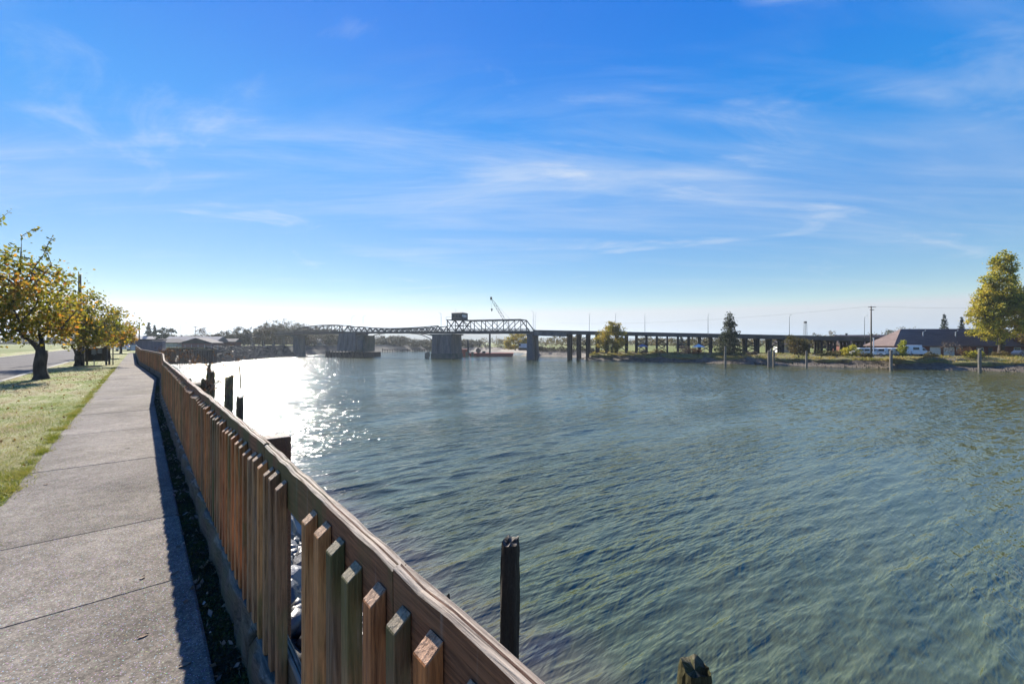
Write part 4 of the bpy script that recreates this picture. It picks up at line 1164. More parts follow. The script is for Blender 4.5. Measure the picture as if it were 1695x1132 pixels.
def van_extra(t, body):
    lpart(t, 'windscreen', MB().prism([(1.50, -0.78, 1.90), (1.50, 0.78, 1.90), (2.06, 0.85, 1.26), (2.06, -0.85, 1.26)], Vector((0.75, 0, 0.6)).normalized(), 0.015), 'glass')
    for s_ in (-1, 1):
        lpart(t, 'headlight', MB().box((2.84, s_ * 0.72, 0.85), (0.06, 0.28, 0.18)), 'lampgrey')
        lpart(t, 'tail_light', MB().box((-2.63, s_ * 0.88, 1.1), (0.05, 0.10, 0.32)), 'red_paint')
    lpart(t, 'bumper', MB().box((2.86, 0, 0.5), (0.1, 1.8, 0.2)), 'dark_steel', bevel=0.02)
    lpart(t, 'bumper', MB().box((-2.66, 0, 0.5), (0.1, 1.8, 0.2)), 'dark_steel', bevel=0.02)
first = None
vans = [(1428, 108.5, math.radians(172), 'white van parked leftmost in the row beneath the viaduct, next to the round bush'), (1447, 109.5, math.radians(120), 'white van parked just right of the utility pole'),
        (1459, 109.8, math.radians(118), 'white van third from the round bush in the parked row'), (1471, 110.0, math.radians(121), 'white van parked left of the tall far piling'), (1484, 110.2, math.radians(119), 'white van parked nearest the small lime green tree')]
for px, Y, rz, lab in vans:
    p = on_ground(px, Y, LANDR)
    if first is None:
        first = vehicle('parked_van', lab, 'van', p, rz, VAN, 1.95, (-1.7, 1.95), 0.38, VWIN, 'white', 'white vans parked beneath the viaduct', van_extra)
    else:
        c = copy_tree(first); c.location = p; c.rotation_euler = (0, 0, rz); c['label'] = lab
TRUCK = [(-2.9, 0.55), (-2.9, 2.75), (0.9, 2.75), (0.95, 2.2), (1.35, 2.1), (1.95, 1.35), (2.75, 1.15), (2.85, 0.85), (2.85, 0.5)]
vehicle('box_truck', 'white box truck parked before the brown roofed building', 'truck', on_ground(1515, 109.5, LANDR), math.radians(-6), TRUCK, 2.1, (-1.8, 1.95), 0.42,
        [[(0.95, 1.4), (0.95, 2.0), (1.3, 2.0), (1.75, 1.4)], [(-1.2, 1.6), (-1.2, 2.2), (0.2, 2.2), (0.2, 1.6)]], 'white')
CAR = [(-2.2, 0.35), (-2.25, 0.9), (-1.9, 1.05), (-1.3, 1.5), (0.3, 1.52), (1.05, 1.0), (2.05, 0.85), (2.2, 0.6), (2.2, 0.35)]
CWIN = [[(-1.55, 1.08), (-1.2, 1.43), (-0.5, 1.45), (-0.5, 1.06)], [(-0.4, 1.06), (-0.4, 1.45), (0.25, 1.45), (0.85, 1.04)]]
vehicle('parked_car', 'dark blue car at the right edge behind the concrete blocks', 'car', on_ground(1692, 108, LANDR), math.radians(10), CAR, 1.8, (-1.4, 1.4), 0.33, CWIN, 'car_dark')
vehicle('parked_car', 'white car parked at the far end of the road', 'car', on_ground(203, 84, -0.01), math.radians(135), CAR, 1.8, (-1.4, 1.4), 0.33, CWIN, 'white')

# ------------------------------------------------------------------ pilings
def piling(label, top, bottom_z, r, seed, m='piling', broken=0.25, group=None, lean=(0, 0), n=14):
    rr_ = random.Random(seed); top = Vector(top)
    h = top.z - bottom_z; base = Vector((top.x - lean[0], top.y - lean[1], bottom_z))
    k = max(6, int(h / 0.12)); mb = MB(); ph = rr_.uniform(0, 6)
    fl = [0.07 * math.sin(5 * j * 6.283 / n + ph) + rr_.uniform(-0.06, 0.06) for j in range(n)]
    for i in range(k + 1):
        t_ = i / k
        for j in range(n):
            a = 6.283 * j / n
            rad = r * (1.06 - 0.10 * t_) * (1 + fl[j] + 0.05 * math.sin(t_ * 11 + j + ph) + rr_.uniform(-0.035, 0.035))
            z = bottom_z + h * t_
            if i == k: z += broken * r * (0.8 * math.sin(a + ph) + 0.45 * math.sin(3 * a + 2 * ph) + 0.10 * math.sin(7 * a + ph) + rr_.uniform(-0.10, 0.10)) - r * broken; rad *= 0.88
            if i == k - 1: rad *= 0.97
            mb.v.append((base.x + lean[0] * t_ + math.cos(a) * rad, base.y + lean[1] * t_ + math.sin(a) * rad, z))
    inner = len(mb.v)
    for j in range(n):
        a = 6.283 * j / n; zz = mb.v[k * n + j][2]
        mb.v.append((top.x + math.cos(a) * r * 0.45, top.y + math.sin(a) * r * 0.45, zz * 0.8 + (top.z - r * broken) * 0.2 - r * rr_.uniform(0.0, 0.12)))
    c = len(mb.v); mb.v.append((top.x, top.y, top.z - r * (0.1 + broken)))
    for i in range(k):
        for j in range(n): mb.f.append((i * n + j, i * n + (j + 1) % n, (i + 1) * n + (j + 1) % n, (i + 1) * n + j))
    for j in range(n):
        mb.f.append((k * n + j, k * n + (j + 1) % n, inner + (j + 1) % n, inner + j)); mb.f.append((inner + j, inner + (j + 1) % n, c))
    me = mb.mesh('piling', (top.x, top.y, WATER))
    o = link('piling', me, mats[m]); o.location = (top.x, top.y, WATER)
    return tag(o, label, 'piling', group)
WB = WATER - 1.2
piling('tall black rotten piling standing in the water close beyond the rail', PX(845, 888, 8.8), WB, 0.185, 1, broken=0.55, lean=(0.05, 0), n=24)
piling('mossy broken piling stump at the bottom edge of the water', PX(1150, 1092, 7.6), WB, 0.26, 2, 'piling_moss', broken=0.55, lean=(0.03, 0.02), n=26)
piling('short broken stub peeping over the fence rail', PX(737, 981, 9.2), WB, 0.10, 3, broken=1.8, lean=(-0.12, 0))
piling('thick piling against the brightest glitter', PX(380, 621, 33), WB, 0.30, 4, broken=0.3, lean=(0.15, 0))
piling('shorter piling right of the thick one in the glitter', PX(397, 655, 27), WB, 0.19, 5, broken=0.9)
piling('piling left of the thick one, close to the shore', PX(351, 613, 36), WB, 0.20, 6, broken=0.4)
piling('thin piling far out in the glitter', PX(396.5, 605, 62), WB, 0.12, 7, broken=0.4, lean=(-0.3, 0))
piling('slim piling behind the piling by the shore', PX(346, 602, 52), WB, 0.20, 8, broken=0.3)
piling('low dark piling nearest the shore end', PX(337, 625, 34), WB, 0.16, 9, broken=0.8)
piling('short dark stump beside the old crib', PX(344, 618, 35), WB, 0.14, 10, broken=0.9)
piling('lone far piling in front of the spruce', PX(1200.5, 573, 110), WB, 0.26, 11, 'piling_far', 0.2)
for px, py, Y, lab in ((1272.5, 580, 113.5, 'left piling of the far cluster of three'), (1276.5, 577, 113, 'middle and tallest piling of the far cluster of three'), (1281, 580, 113.2, 'right piling of the far cluster of three')):
    piling(lab, PX(px, py, Y), WB, 0.26, int(px), 'piling_far', 0.2, 'far cluster of three pilings')
piling('pale far piling before the leafless leaning shrub', PX(1335, 580, 108), WB, 0.22, 12, 'piling_far', 0.2)
piling('pale far piling in front of the parked white vans', PX(1475, 579, 99), WB, 0.30, 13, 'piling_far', 0.15)
piling('far piling in front of the poplar by the concrete blocks', PX(1621.5, 577, 91.5), WB, 0.29, 14, 'piling_far', 0.15)
# remains of a timber crib by the near shore
c0 = PX(313, 622, 34)
t = thing('timber_crib', 'collapsed dark timber crib at the water edge behind the fence', 'crib', Vector((c0.x, c0.y, WATER)))
for dx, dy, h in ((-0.7, -0.3, 3.4), (0.7, -0.3, 3.3), (-0.6, 0.8, 3.6), (0.75, 0.8, 3.1)):
    MB().tube([(c0.x + dx, c0.y + dy, WB), (c0.x + dx, c0.y + dy, WATER + h)], 0.16, 8).build('pile', mats['piling'], t)
for z, dy in ((3.0, -0.5), (2.2, -0.48), (2.9, 1.0)):
    MB().beam((c0.x - 1.1, c0.y + dy, WATER + z), (c0.x + 1.1, c0.y + dy, WATER + z + 0.05), 0.25, 0.3).build('beam', mats['piling'], t)
for i in range(7):
    MB().box((c0.x - 0.9 + 0.3 * i, c0.y + 0.25, WATER + 3.24 + 0.015 * (i % 3)), (0.26, 1.7, 0.07), 0.03 * (i % 3 - 1)).build('plank', mats['grey_wood'], t)
# ------------------------------------------------------------------ bridge
BU = Vector((-0.9425, 0.3342, 0)).normalized(); BV = Vector((-BU.y * -1, 0, 0)); BV = Vector((0.3342, 0.9425, 0)).normalized()
BO = Vector((8.0, 167.0, 0))
def BP(s, v, z): return BO + BU * s + BV * v + Vector((0, 0, z))
BW = 3.2                                # half width between trusses
BANG = math.atan2(BU.y, BU.x)
def ztop(s):
    if s < 0: return 5.85 + 0.029 * s
    if s < 84: return 5.85 + 0.65 * (s / 84)
    if s < 115: return 6.5 - 0.2 * (s - 84) / 31
    return 6.3 - 0.05 * (s - 115)
bridge = thing('bascule_bridge', 'grey steel drawbridge with truss spans and concrete piers across the river', 'bridge', BP(40, 0, WATER))
def sbox(mb, s0, s1, v0, v1, z0, z1):
    p = [BP(s, v, z) for s in (s0, s1) for v in (v0, v1) for z in (z0, z1)]
    return mb.add(p, [(0, 1, 3, 2), (4, 6, 7, 5), (0, 4, 5, 1), (2, 3, 7, 6), (0, 2, 6, 4), (1, 5, 7, 3)])
def taper(mb, s0, s1, v0, v1, z0, z1, gs, gv):
    """box that widens by gs, gv at its foot"""
    p = []
    for z, k in ((z0, 1), (z1, 0)):
        for s, v in ((s0 - gs * k, v0 - gv * k), (s1 + gs * k, v0 - gv * k), (s1 + gs * k, v1 + gv * k), (s0 - gs * k, v1 + gv * k)): p.append(BP(s, v, z))
    return mb.add(p, [(3, 2, 1, 0), (4, 5, 6, 7), (0, 1, 5, 4), (1, 2, 6, 5), (2, 3, 7, 6), (3, 0, 4, 7)])
# piers
def pier(label=None): pass
FOOT = WATER - 2.0
p2 = taper(MB(), 32.6, 41.2, -4.6, 4.6, WATER + 1.9, 4.95, 0.15, 0.15).build('pier', mats['conc'], bridge)
taper(MB(), 32.2, 41.6, -5.0, 5.0, FOOT, WATER + 1.9, 0.1, 0.1).build('footing', mats['conc_stain'], p2)
for s in (34.2, 36.9, 39.6):
    sbox(MB(), s - 0.35, s + 0.35, -4.95, -4.72, WATER + 2.0, 4.2).build('pilaster', mats['conc'], p2)
sbox(MB(), 31.8, 42.2, -4.9, 4.9, 4.45, 4.952).build('cap', mats['conc'], p2)
for k in range(4):
    sbox(MB(), 42.2 + k * 0.5, 42.55 + k * 0.5, -5.6, -5.2, FOOT, WATER + 2.6 - 0.2 * k).build('fender_pile', mats['fender'], p2)
sbox(MB(), 42.0, 44.2, -5.2, -5.0, WATER + 0.4, WATER + 1.9).build('fender_wall', mats['fender'], p2)
p1 = taper(MB(), 79.5, 88.2, -4.4, 4.4, WATER + 2.4, 5.55, 0.7, 0.5).build('pier', mats['conc'], bridge)
for s in (81, 83.4, 85.8):
    sbox(MB(), s - 0.3, s + 0.3, -4.95, -4.6, WATER + 2.4, 5.2).build('pilaster', mats['conc'], p1)
sbox(MB(), 75.2, 79.4, -3.6, 3.6, WATER + 2.3, 4.6).build('machine_house', mats['conc_stain'], p1)
sbox(MB(), 76.0, 78.6, -3.9, -3.62, WATER + 3.2, 2.4).build('opening', mats['conc'], p1)
taper(MB(), 73.5, 94.0, -6.0, 5.5, FOOT, WATER + 2.1, 0.3, 0.2).build('fender', mats['trestle'], p1)
for k in range(12):
    s = 74.2 + k * 1.75
    sbox(MB(), s - 0.18, s + 0.18, -6.45, -6.1, FOOT, WATER + 2.6).build('fender_pile', mats['trestle'], p1)
p0 = taper(MB(), 113.6, 116.6, -2.0, 2.0, FOOT, 4.6, 0.3, 0.3).build('pier', mats['conc'], bridge)
sbox(MB(), 113.2, 117.0, -3.4, 3.4, 4.1, 4.75).build('cap', mats['conc'], p0)
p3 = MB(); taper(p3, -1.0, 1.0, -4.2, -1.4, FOOT, 4.5, 0.25, 0.2)
p3 = p3.build('pier', mats['conc'], bridge)
taper(MB(), -1.0, 1.0, 1.4, 4.2, FOOT, 4.5, 0.25, 0.2).build('column', mats['conc'], p3)
sbox(MB(), -1.15, 1.15, -4.5, 4.5, 4.0, 4.72).build('cap', mats['conc'], p3)
# decks
def deck_run(name, s0, s1, th, m, step=8.0, parent=bridge, hw=4.0):
    mb = MB(); n = max(1, int(abs(s1 - s0) / step))
    for i in range(n + 1):
        s = s0 + (s1 - s0) * i / n; z = ztop(s)
        for v, zz in ((-hw, z - th), (-hw, z - 0.12), (hw, z - 0.12), (hw, z - th)): mb.v.append(tuple(BP(s, v, zz)))
    for i in range(n):
        for j in range(4): mb.f.append((i * 4 + j, (i + 1) * 4 + j, (i + 1) * 4 + (j + 1) % 4, i * 4 + (j + 1) % 4))
    mb.f += [(0, 1, 2, 3), tuple(n * 4 + j for j in (3, 2, 1, 0))]
    return mb.build(name, m, parent)
deck_run('deck', 0.0, 36.0, 1.0, mats['steel'])
deck_run('deck', 36.1, 86.0, 0.95, mats['steel'])
deck_run('deck', 86.1, 114.5, 1.1, mats['steel_rust'])
def rail_run(s0, s1, m, parent, h=0.95, step=2.4, hw=4.05):
    n = max(1, int((s1 - s0) / step))
    for v in (-hw, hw):
        mb = MB()
        for i in range(n + 1):
            s = s0 + (s1 - s0) * i / n
            mb.beam(BP(s, v, ztop(s) - 0.13), BP(s, v, ztop(s) + h), 0.12, 0.12, up=BV)
        for z in (h, h * 0.6, h * 0.3):
            for i in range(n):
                sa, sb = s0 + (s1 - s0) * i / n, s0 + (s1 - s0) * (i + 1) / n
                mb.beam(BP(sa, v, ztop(sa) + z), BP(sb, v, ztop(sb) + z), 0.07, 0.10)
        mb.build('railing', m, parent)
rail_run(0.5, 36, mats['steel'], bridge); rail_run(36.5, 86, mats['steel'], bridge); rail_run(86.5, 114.5, mats['steel_rust'], bridge)
# truss span with the operator's house
def truss(bridge_part_name, s_nodes_b, tops, m, tz, chord=0.34, dia=0.22, ver=0.24, endposts=True):
    """Pratt truss: bottom nodes at s_nodes_b, top nodes over tops"""
    root = None
    for v in (-BW - 0.35, BW + 0.35):
        zb = lambda s: ztop(s) - 0.10
        bc = MB()
        for a, b in zip(s_nodes_b, s_nodes_b[1:]): bc.beam(BP(a, v, zb(a)), BP(b, v, zb(b)), chord, chord)
        if root is None: root = bc.build(bridge_part_name, m, bridge)
        else: bc.build('lower_chord', m, root)
        for a, b in zip(tops, tops[1:]): MB().beam(BP(a, v, tz(a)), BP(b, v, tz(b)), chord, chord).build('upper_chord', m, root)
        MB().beam(BP(s_nodes_b[0], v, zb(s_nodes_b[0])), BP(tops[0], v, tz(tops[0])), chord, chord).build('end_post', m, root)
        MB().beam(BP(s_nodes_b[-1], v, zb(s_nodes_b[-1])), BP(tops[-1], v, tz(tops[-1])), chord, chord).build('end_post', m, root)
        mid = (tops[0] + tops[-1]) / 2
        for i, s in enumerate(tops):
            MB().beam(BP(s, v, zb(s)), BP(s, v, tz(s)), ver, ver, up=BV).build('vertical', m, root)
            if i < len(tops) - 1:
                a, b = tops[i], tops[i + 1]
                down_to_right = (a + b) / 2 < mid - 0.01
                if abs((a + b) / 2 - mid) < 0.3:
                    MB().beam(BP(a, v, tz(a)), BP(b, v, zb(b)), dia * 0.8, dia * 0.8).build('diagonal', m, root)
                    MB().beam(BP(b, v, tz(b)), BP(a, v, zb(a)), dia * 0.8, dia * 0.8).build('diagonal', m, root)
                elif down_to_right: MB().beam(BP(a, v, tz(a)), BP(b, v, zb(b)), dia, dia).build('diagonal', m, root)
                else: MB().beam(BP(b, v, tz(b)), BP(a, v, zb(a)), dia, dia).build('diagonal', m, root)
    for s in tops:
        MB().beam(BP(s, -BW - 0.35, tz(s)), BP(s, BW + 0.35, tz(s)), 0.2, 0.25).build('cross_strut', m, root)
    return root
tops = [3.7 + 4.82 * i for i in range(6)]
truss('truss_span', [0.2] + tops + [31.5], tops, mats['steel'], lambda s: 10.3)
t_l = [88.6, 93.0, 97.5, 102, 106.5, 111.0]
truss('truss_span', [86.6] + t_l + [114.4], t_l, mats['steel_rust'], lambda s: 9.35 - 0.012 * (s - 95) ** 2 * 0.35, 0.34, 0.24, 0.24)
# bascule leaf: shallow pony truss with zigzag web
leafspan = None
def ptop(s):
    t = abs((s - 61) / 23.0)
    return ztop(s) + 1.15 + 1.05 * t ** 1.7
for v in (-BW - 0.5, BW + 0.5):
    ss = [39.0 + 3.0 * i for i in range(16)]
    mb = MB()
    for a, b in zip(ss, ss[1:]): mb.beam(BP(a, v, ptop(a)), BP(b, v, ptop(b)), 0.42, 0.36)
    if leafspan is None: leafspan = mb.build('bascule_span', mats['steel'], bridge)
    else: mb.build('upper_chord', mats['steel'], leafspan)
    for i, (a, b) in enumerate(zip(ss, ss[1:])):
        mdl = (a + b) / 2
        MB().beam(BP(a, v, ptop(a)), BP(mdl, v, ztop(mdl) - 0.1), 0.34, 0.30).build('diagonal', mats['steel'], leafspan)
        MB().beam(BP(mdl, v, ztop(mdl) - 0.1), BP(b, v, ptop(b)), 0.34, 0.30).build('diagonal', mats['steel'], leafspan)
    MB().beam(BP(37.4, v, ztop(37) - 0.1), BP(39, v, ptop(39)), 0.34).build('end_post', mats['steel'], leafspan)
    MB().beam(BP(86.0, v, ztop(86) - 0.1), BP(84, v, ptop(84)), 0.34).build('end_post', mats['steel'], leafspan)
    for c_, d_ in ((42.6, 1), (79.0, -1)):
        q = MB(); pts_ = [BP(c_ + d_ * x, v, ztop(c_) - 0.95 - 2.2 * (1 - x / 9.0) ** 2.2) for x in (-1.6, 0, 2, 4, 6.5, 9)]
        for a, b in zip(pts_, pts_[1:]): q.beam(a, b, 0.3, 0.3)
        q.build('haunch', mats['steel'], leafspan)
# operator's house on its braced tower
mats['house_dark'] = MAT('operator_house_siding', [(0.042, 0.045, 0.052), (0.062, 0.066, 0.074)], 0.8, 0.7, 0.1)
house = sbox(MB(), 28.7, 33.3, -3.0, 2.6, 10.75, 13.35).build('control_house', mats['house_dark'], bridge)
MB().add([BP(28.4, -3.3, 13.35), BP(33.6, -3.3, 13.35), BP(33.6, 2.9, 13.35), BP(28.4, 2.9, 13.35), BP(29.4, -2.0, 13.75), BP(32.6, -2.0, 13.75), BP(32.6, 1.6, 13.75), BP(29.4, 1.6, 13.75)],
         [(3, 2, 1, 0), (4, 5, 6, 7), (0, 1, 5, 4), (1, 2, 6, 5), (2, 3, 7, 6), (3, 0, 4, 7)]).build('roof', mats['dark_steel'], house)
mats['pane'] = PLAIN('pale_glass', (0.45, 0.50, 0.55), 0.15)
for v0 in (-2.6, -1.3, 0.2):
    sbox(MB(), 28.64, 28.72, v0, v0 + 1.0, 11.7, 12.7).build('window', mats['pane'], house)
for s0 in (29.1, 30.5, 31.9):
    sbox(MB(), s0, s0 + 1.0, -3.06, -2.98, 11.7, 12.6).build('window', mats['glass'], house)
sbox(MB(), 27.6, 35.4, -3.9, 3.4, 10.52, 10.75).build('walkway', mats['steel'], house)
mb = MB()
for s in (27.7, 30.2, 32.7, 35.3): mb.beam(BP(s, -3.85, 10.7), BP(s, -3.85, 11.7), 0.07)
mb.beam(BP(27.7, -3.85, 11.7), BP(35.3, -3.85, 11.7), 0.07)
mb.build('walkway_rail', mats['steel'], house)
MB().tube([BP(33, 0, 13.5), BP(33, 0, 15.2)], 0.05, 5).build('aerial', mats['lampgrey'], house)
for v in (-BW - 0.35, BW + 0.35):
    for a, b, za, zb_ in ((27.9, 31.4, 6.0, 10.5), (31.4, 27.9, 6.0, 10.5), (31.4, 34.9, 6.1, 10.5), (34.9, 31.4, 6.1, 10.5)):
        MB().beam(BP(a, v, za), BP(b, v, zb_), 0.3, 0.3).build('tower_brace', mats['steel'], house)
    for s in (34.9,):
        MB().beam(BP(s, v, 6.0), BP(s, v, 10.5), 0.26, 0.26, up=BV).build('tower_leg', mats['steel'], house)
    MB().beam(BP(27.9, v, 8.3), BP(34.9, v, 8.3), 0.24, 0.24).build('tower_brace', mats['steel'], house)
# left approach
deck_run('deck', 114.6, 196, 1.2, mats['steel_rust'], 6.0)
rail_run(115, 190, mats['deck'], bridge, 0.8, 4.0)
for s in (128, 141, 154, 167, 180):
    for v in (-2.8, 2.8):
        sbox(MB(), s - 0.5, s + 0.5, v - 0.5, v + 0.5, -6, ztop(s) - 1.3).build('column', mats['conc'], bridge)
    sbox(MB(), s - 0.6, s + 0.6, -3.8, 3.8, ztop(s) - 2.0, ztop(s) - 1.22).build('cap', mats['conc'], bridge)

# ------------------------------------------------------------------ viaduct on timber bents
viaduct = thing('trestle_viaduct', 'long dark viaduct on braced timber columns over the right bank', 'viaduct', BP(-60, 0, LANDR))
deck_run('deck', -1.2, -13.8, 1.7, mats['conc'], parent=viaduct, hw=3.8)
deck_run('deck', -13.9, -127.0, 0.85, mats['deck'], 6.0, viaduct, 3.9)
for v in (-3.95, 3.75):
    n = 40; mb = MB()
    for i in range(n):
        sa, sb = -1.2 - 126 * i / n, -1.2 - 126 * (i + 1) / n
        mb.beam(BP(sa, v + 0.1, ztop(sa) + 0.18), BP(sb, v + 0.1, ztop(sb) + 0.18), 0.18, 0.55)
    mb.build('parapet', mats['deck'], viaduct)
vs_s = [-14.4 - 3.42 * i for i in range(33)]
vr = random.Random(3)
for i, s in enumerate(vs_s):
    zt = ztop(s) - 0.86
    zg = LANDR - 0.3 if s < -22 else WATER - 1
    capm = sbox(MB(), s - 0.3, s + 0.3, -3.7, 3.7, zt - 0.5, zt + 0.0).build('bent_cap', mats['trestle'], viaduct)
    for v in (-3.0, 0.0, 3.0):
        sbox(MB(), s - 0.30, s + 0.30, v - 0.28, v + 0.28, zg, zt - 0.5).build('column', mats['trestle'], capm)
    if i % 2 == 1 and i + 1 < len(vs_s):
        s2 = vs_s[i + 1]; zt2 = ztop(s2) - 1.36
        zm = (max(zg, LANDR) + 0.3 + zt - 0.5) / 2
        if zt - zg > 3.2:
            for v in (-3.35,):
                for (a, za, b, zb_) in ((s, zt - 0.6, s2, zm), (s2, zt2 - 0.1, s, zm), (s, zm, s2, max(zg, LANDR) + 0.5), (s2, zm, s, max(zg, LANDR) + 0.5)):
                    MB().beam(BP(a, v, za), BP(b, v, zb_), 0.10, 0.24).build('brace', mats['trestle'], capm)
                MB().beam(BP(s, v, zm), BP(s2, v, zm), 0.10, 0.24).build('brace', mats['trestle'], capm)
# lamps on bridge and viaduct
lamps = [(571, 1, 88.2, 'left of two lamps over the left bridge pier'), (588, 1, 82.0, 'right of two lamps over the left bridge pier'), (738, -1, 37.4, 'lamp on the bridge left of the operator house'),
         (880, 1, 0.3, 'left lamp of the pair at the right end of the truss'), (886, -1, -1.4, 'right lamp of the pair at the right end of the truss'), (972, 1, -21, 'lamp on the viaduct left of the yellow tree'),
         (1016, 1, -30.6, 'lamp behind the yellow tree'), (1067, 1, -41, 'lamp on the viaduct right of the yellow tree'), (1170, -1, -61.2, 'lamp on the viaduct left of the spruce'),
         (1299, -1, -84.3, 'lamp on the viaduct above the leaning shrub'), (1420, -1, -103.5, 'lamp on the viaduct left of the tall utility pole'), (328, 1, 0, ''), (349, 1, 0, '')]
for px, sd, s, lab in lamps:
    if lab: lamp('tall grey ' + lab, BP(s, -4.1 if sd < 0 else 4.1, ztop(s) - 0.1), 7.3 if s > -50 else 6.6, 1.3, BANG + (math.pi / 2 if sd < 0 else -math.pi / 2), 'bridge lamps')
lamp('tall lamp left of the bare tree over the red roofs', on_ground(299, 170, 0), 9.0, 1.6, 0.4, 'bridge lamps')
lamp('tall lamp right of the bare tree over the red roofs', on_ground(349, 175, 0), 9.6, 1.6, 0.4, 'bridge lamps')

# ------------------------------------------------------------------ barge and crane behind the bridge
bg = PX(800, 566, 200)
t = thing('barge', 'red work barge moored behind the truss span', 'barge', Vector((bg.x, bg.y, WATER)))
MB().prism([(bg.x - 5.5, bg.y - 4, WATER - 0.8), (bg.x + 13, bg.y - 4, WATER - 0.8), (bg.x + 14, bg.y - 4, WATER + 1.55), (bg.x - 6.5, bg.y - 4, WATER + 1.55)], (0, 1, 0), 8.5).build('hull', mats['red_paint'], t)
MB().box((bg.x - 8.4, bg.y, WATER + 1.3), (3.2, 6, 3.9)).build('pontoon', mats['red_paint'], t)
for dx in (-7.2, -4.6):
    MB().box((bg.x + dx, bg.y - 4.3, WATER + 0.8), (1.0, 0.4, 2.4)).build('spud_guide', mats['fender'], t)
for dx, h in ((-6.6, 7.6), (3.2, 10.6)):
    MB().tube([(bg.x + dx, bg.y - 3.6, WATER - 2), (bg.x + dx, bg.y - 3.6, WATER + h)], 0.42, 10).build('spud', mats['dark_steel'], t)
MB().tube([(bg.x - 2.2, bg.y - 2.5, WATER + 2.6), (bg.x - 2.2, bg.y + 0.5, WATER + 2.6)], 1.1, 16).build('winch_drum', mats['fender'], t)
MB().box((bg.x + 0.4, bg.y - 2, WATER + 1.95), (1.3, 1.2, 0.8)).build('engine', mats['dark_steel'], t, )
cb = PX(868, 566, 205); cb.z = -2.2
t = thing('crane', 'lattice boom crane with pale cab on the bank behind the bridge', 'crane', cb)
for sx in (-1.6, 1.6):
    MB().prism([(cb.x - 2.6, cb.y + sx - 0.4, cb.z), (cb.x + 2.6, cb.y + sx - 0.4, cb.z), (cb.x + 3.1, cb.y + sx - 0.4, cb.z + 0.55), (cb.x + 2.6, cb.y + sx - 0.4, cb.z + 1.1), (cb.x - 2.6, cb.y + sx - 0.4, cb.z + 1.1), (cb.x - 3.1, cb.y + sx - 0.4, cb.z + 0.55)], (0, 1, 0), 0.8).build('track', mats['black'], t)
MB().box((cb.x + 0.8, cb.y, cb.z + 2.2), (4.6, 3.0, 2.0)).build('house', mats['crane_white'], t)
cabp = MB().box((cb.x - 1.9, cb.y - 1.0, cb.z + 2.3), (1.3, 1.2, 1.9)).build('cab', mats['crane_white'], t)
MB().box((cb.x - 2.2, cb.y - 1.63, cb.z + 2.6), (0.9, 0.06, 0.9)).build('window', mats['glass'], cabp)
tipb = PX(813, 494, 205); root_ = Vector((cb.x - 1.6, cb.y, cb.z + 1.8))
dirb = (tipb - root_).normalized(); sid = dirb.cross(Vector((0, 1, 0))).normalized()
bm_ = MB(); nb_ = 22
for k in range(4):
    oy = (-0.5, 0.5, 0.5, -0.5)[k]; os_ = (-0.5, -0.5, 0.5, 0.5)[k]
    bm_.beam(root_ + Vector((0, oy * 0.5, 0)), root_.lerp(tipb, 0.12) + Vector((0, oy, 0)) + sid * os_, 0.13)
    bm_.beam(root_.lerp(tipb, 0.12) + Vector((0, oy, 0)) + sid * os_, root_.lerp(tipb, 0.9) + Vector((0, oy, 0)) + sid * os_, 0.13)
    bm_.beam(root_.lerp(tipb, 0.9) + Vector((0, oy, 0)) + sid * os_, tipb, 0.13)
for i in range(nb_):
    f0, f1 = 0.12 + 0.78 * i / nb_, 0.12 + 0.78 * (i + 1) / nb_
    for oy in (-0.5, 0.5):
        sg = 0.5 if i % 2 else -0.5
        bm_.beam(root_.lerp(tipb, f0) + Vector((0, oy, 0)) + sid * sg, root_.lerp(tipb, f1) + Vector((0, oy, 0)) - sid * sg, 0.08)
bm_.build('boom', mats['dark_steel'], t)
MB().box(tipb, (0.9, 0.9, 1.3)).build('boom_head', mats['dark_steel'], t)
hk = PX(814, 512.5, 205)
MB().beam(tipb + Vector((-0.2, 0, -0.4)), hk, 0.05).build('hoist_line', mats['dark_steel'], t)
MB().tube([hk + Vector((0, 0, 0.5)), hk, hk - Vector((0, 0, 0.8))], [0.35, 0.45, 0.1], 8).build('hook_block', mats['dark_steel'], t)
MB().beam(tipb, Vector((cb.x + 2.5, cb.y, cb.z + 4.5)), 0.05).build('pendant_line', mats['dark_steel'], t)
MB().beam(Vector((cb.x + 2.5, cb.y, cb.z + 3.1)), Vector((cb.x + 2.5, cb.y, cb.z + 4.5)), 0.2).build('gantry', mats['dark_steel'], t)
# row of low piles far behind the bridge
t0 = PX(675, 566, 285)
t = thing('pile_trestle', 'low dark pile trestle along the far shore behind the bridge', 'trestle', Vector((t0.x, t0.y, WATER)))
MB().beam((t0.x - 16, t0.y - 2, WATER + 1.55), (t0.x + 17, t0.y + 4, WATER + 1.5), 0.8, 0.5).build('cap', mats['trestle'], t)
for i in range(22):
    MB().beam((t0.x - 16 + 1.56 * i, t0.y - 2 + 0.28 * i, WATER - 2), (t0.x - 16 + 1.56 * i, t0.y - 2 + 0.28 * i, WATER + 1.3 + (0.9 if i % 5 == 0 else 0)), 0.4).build('pile', mats['trestle'], t)
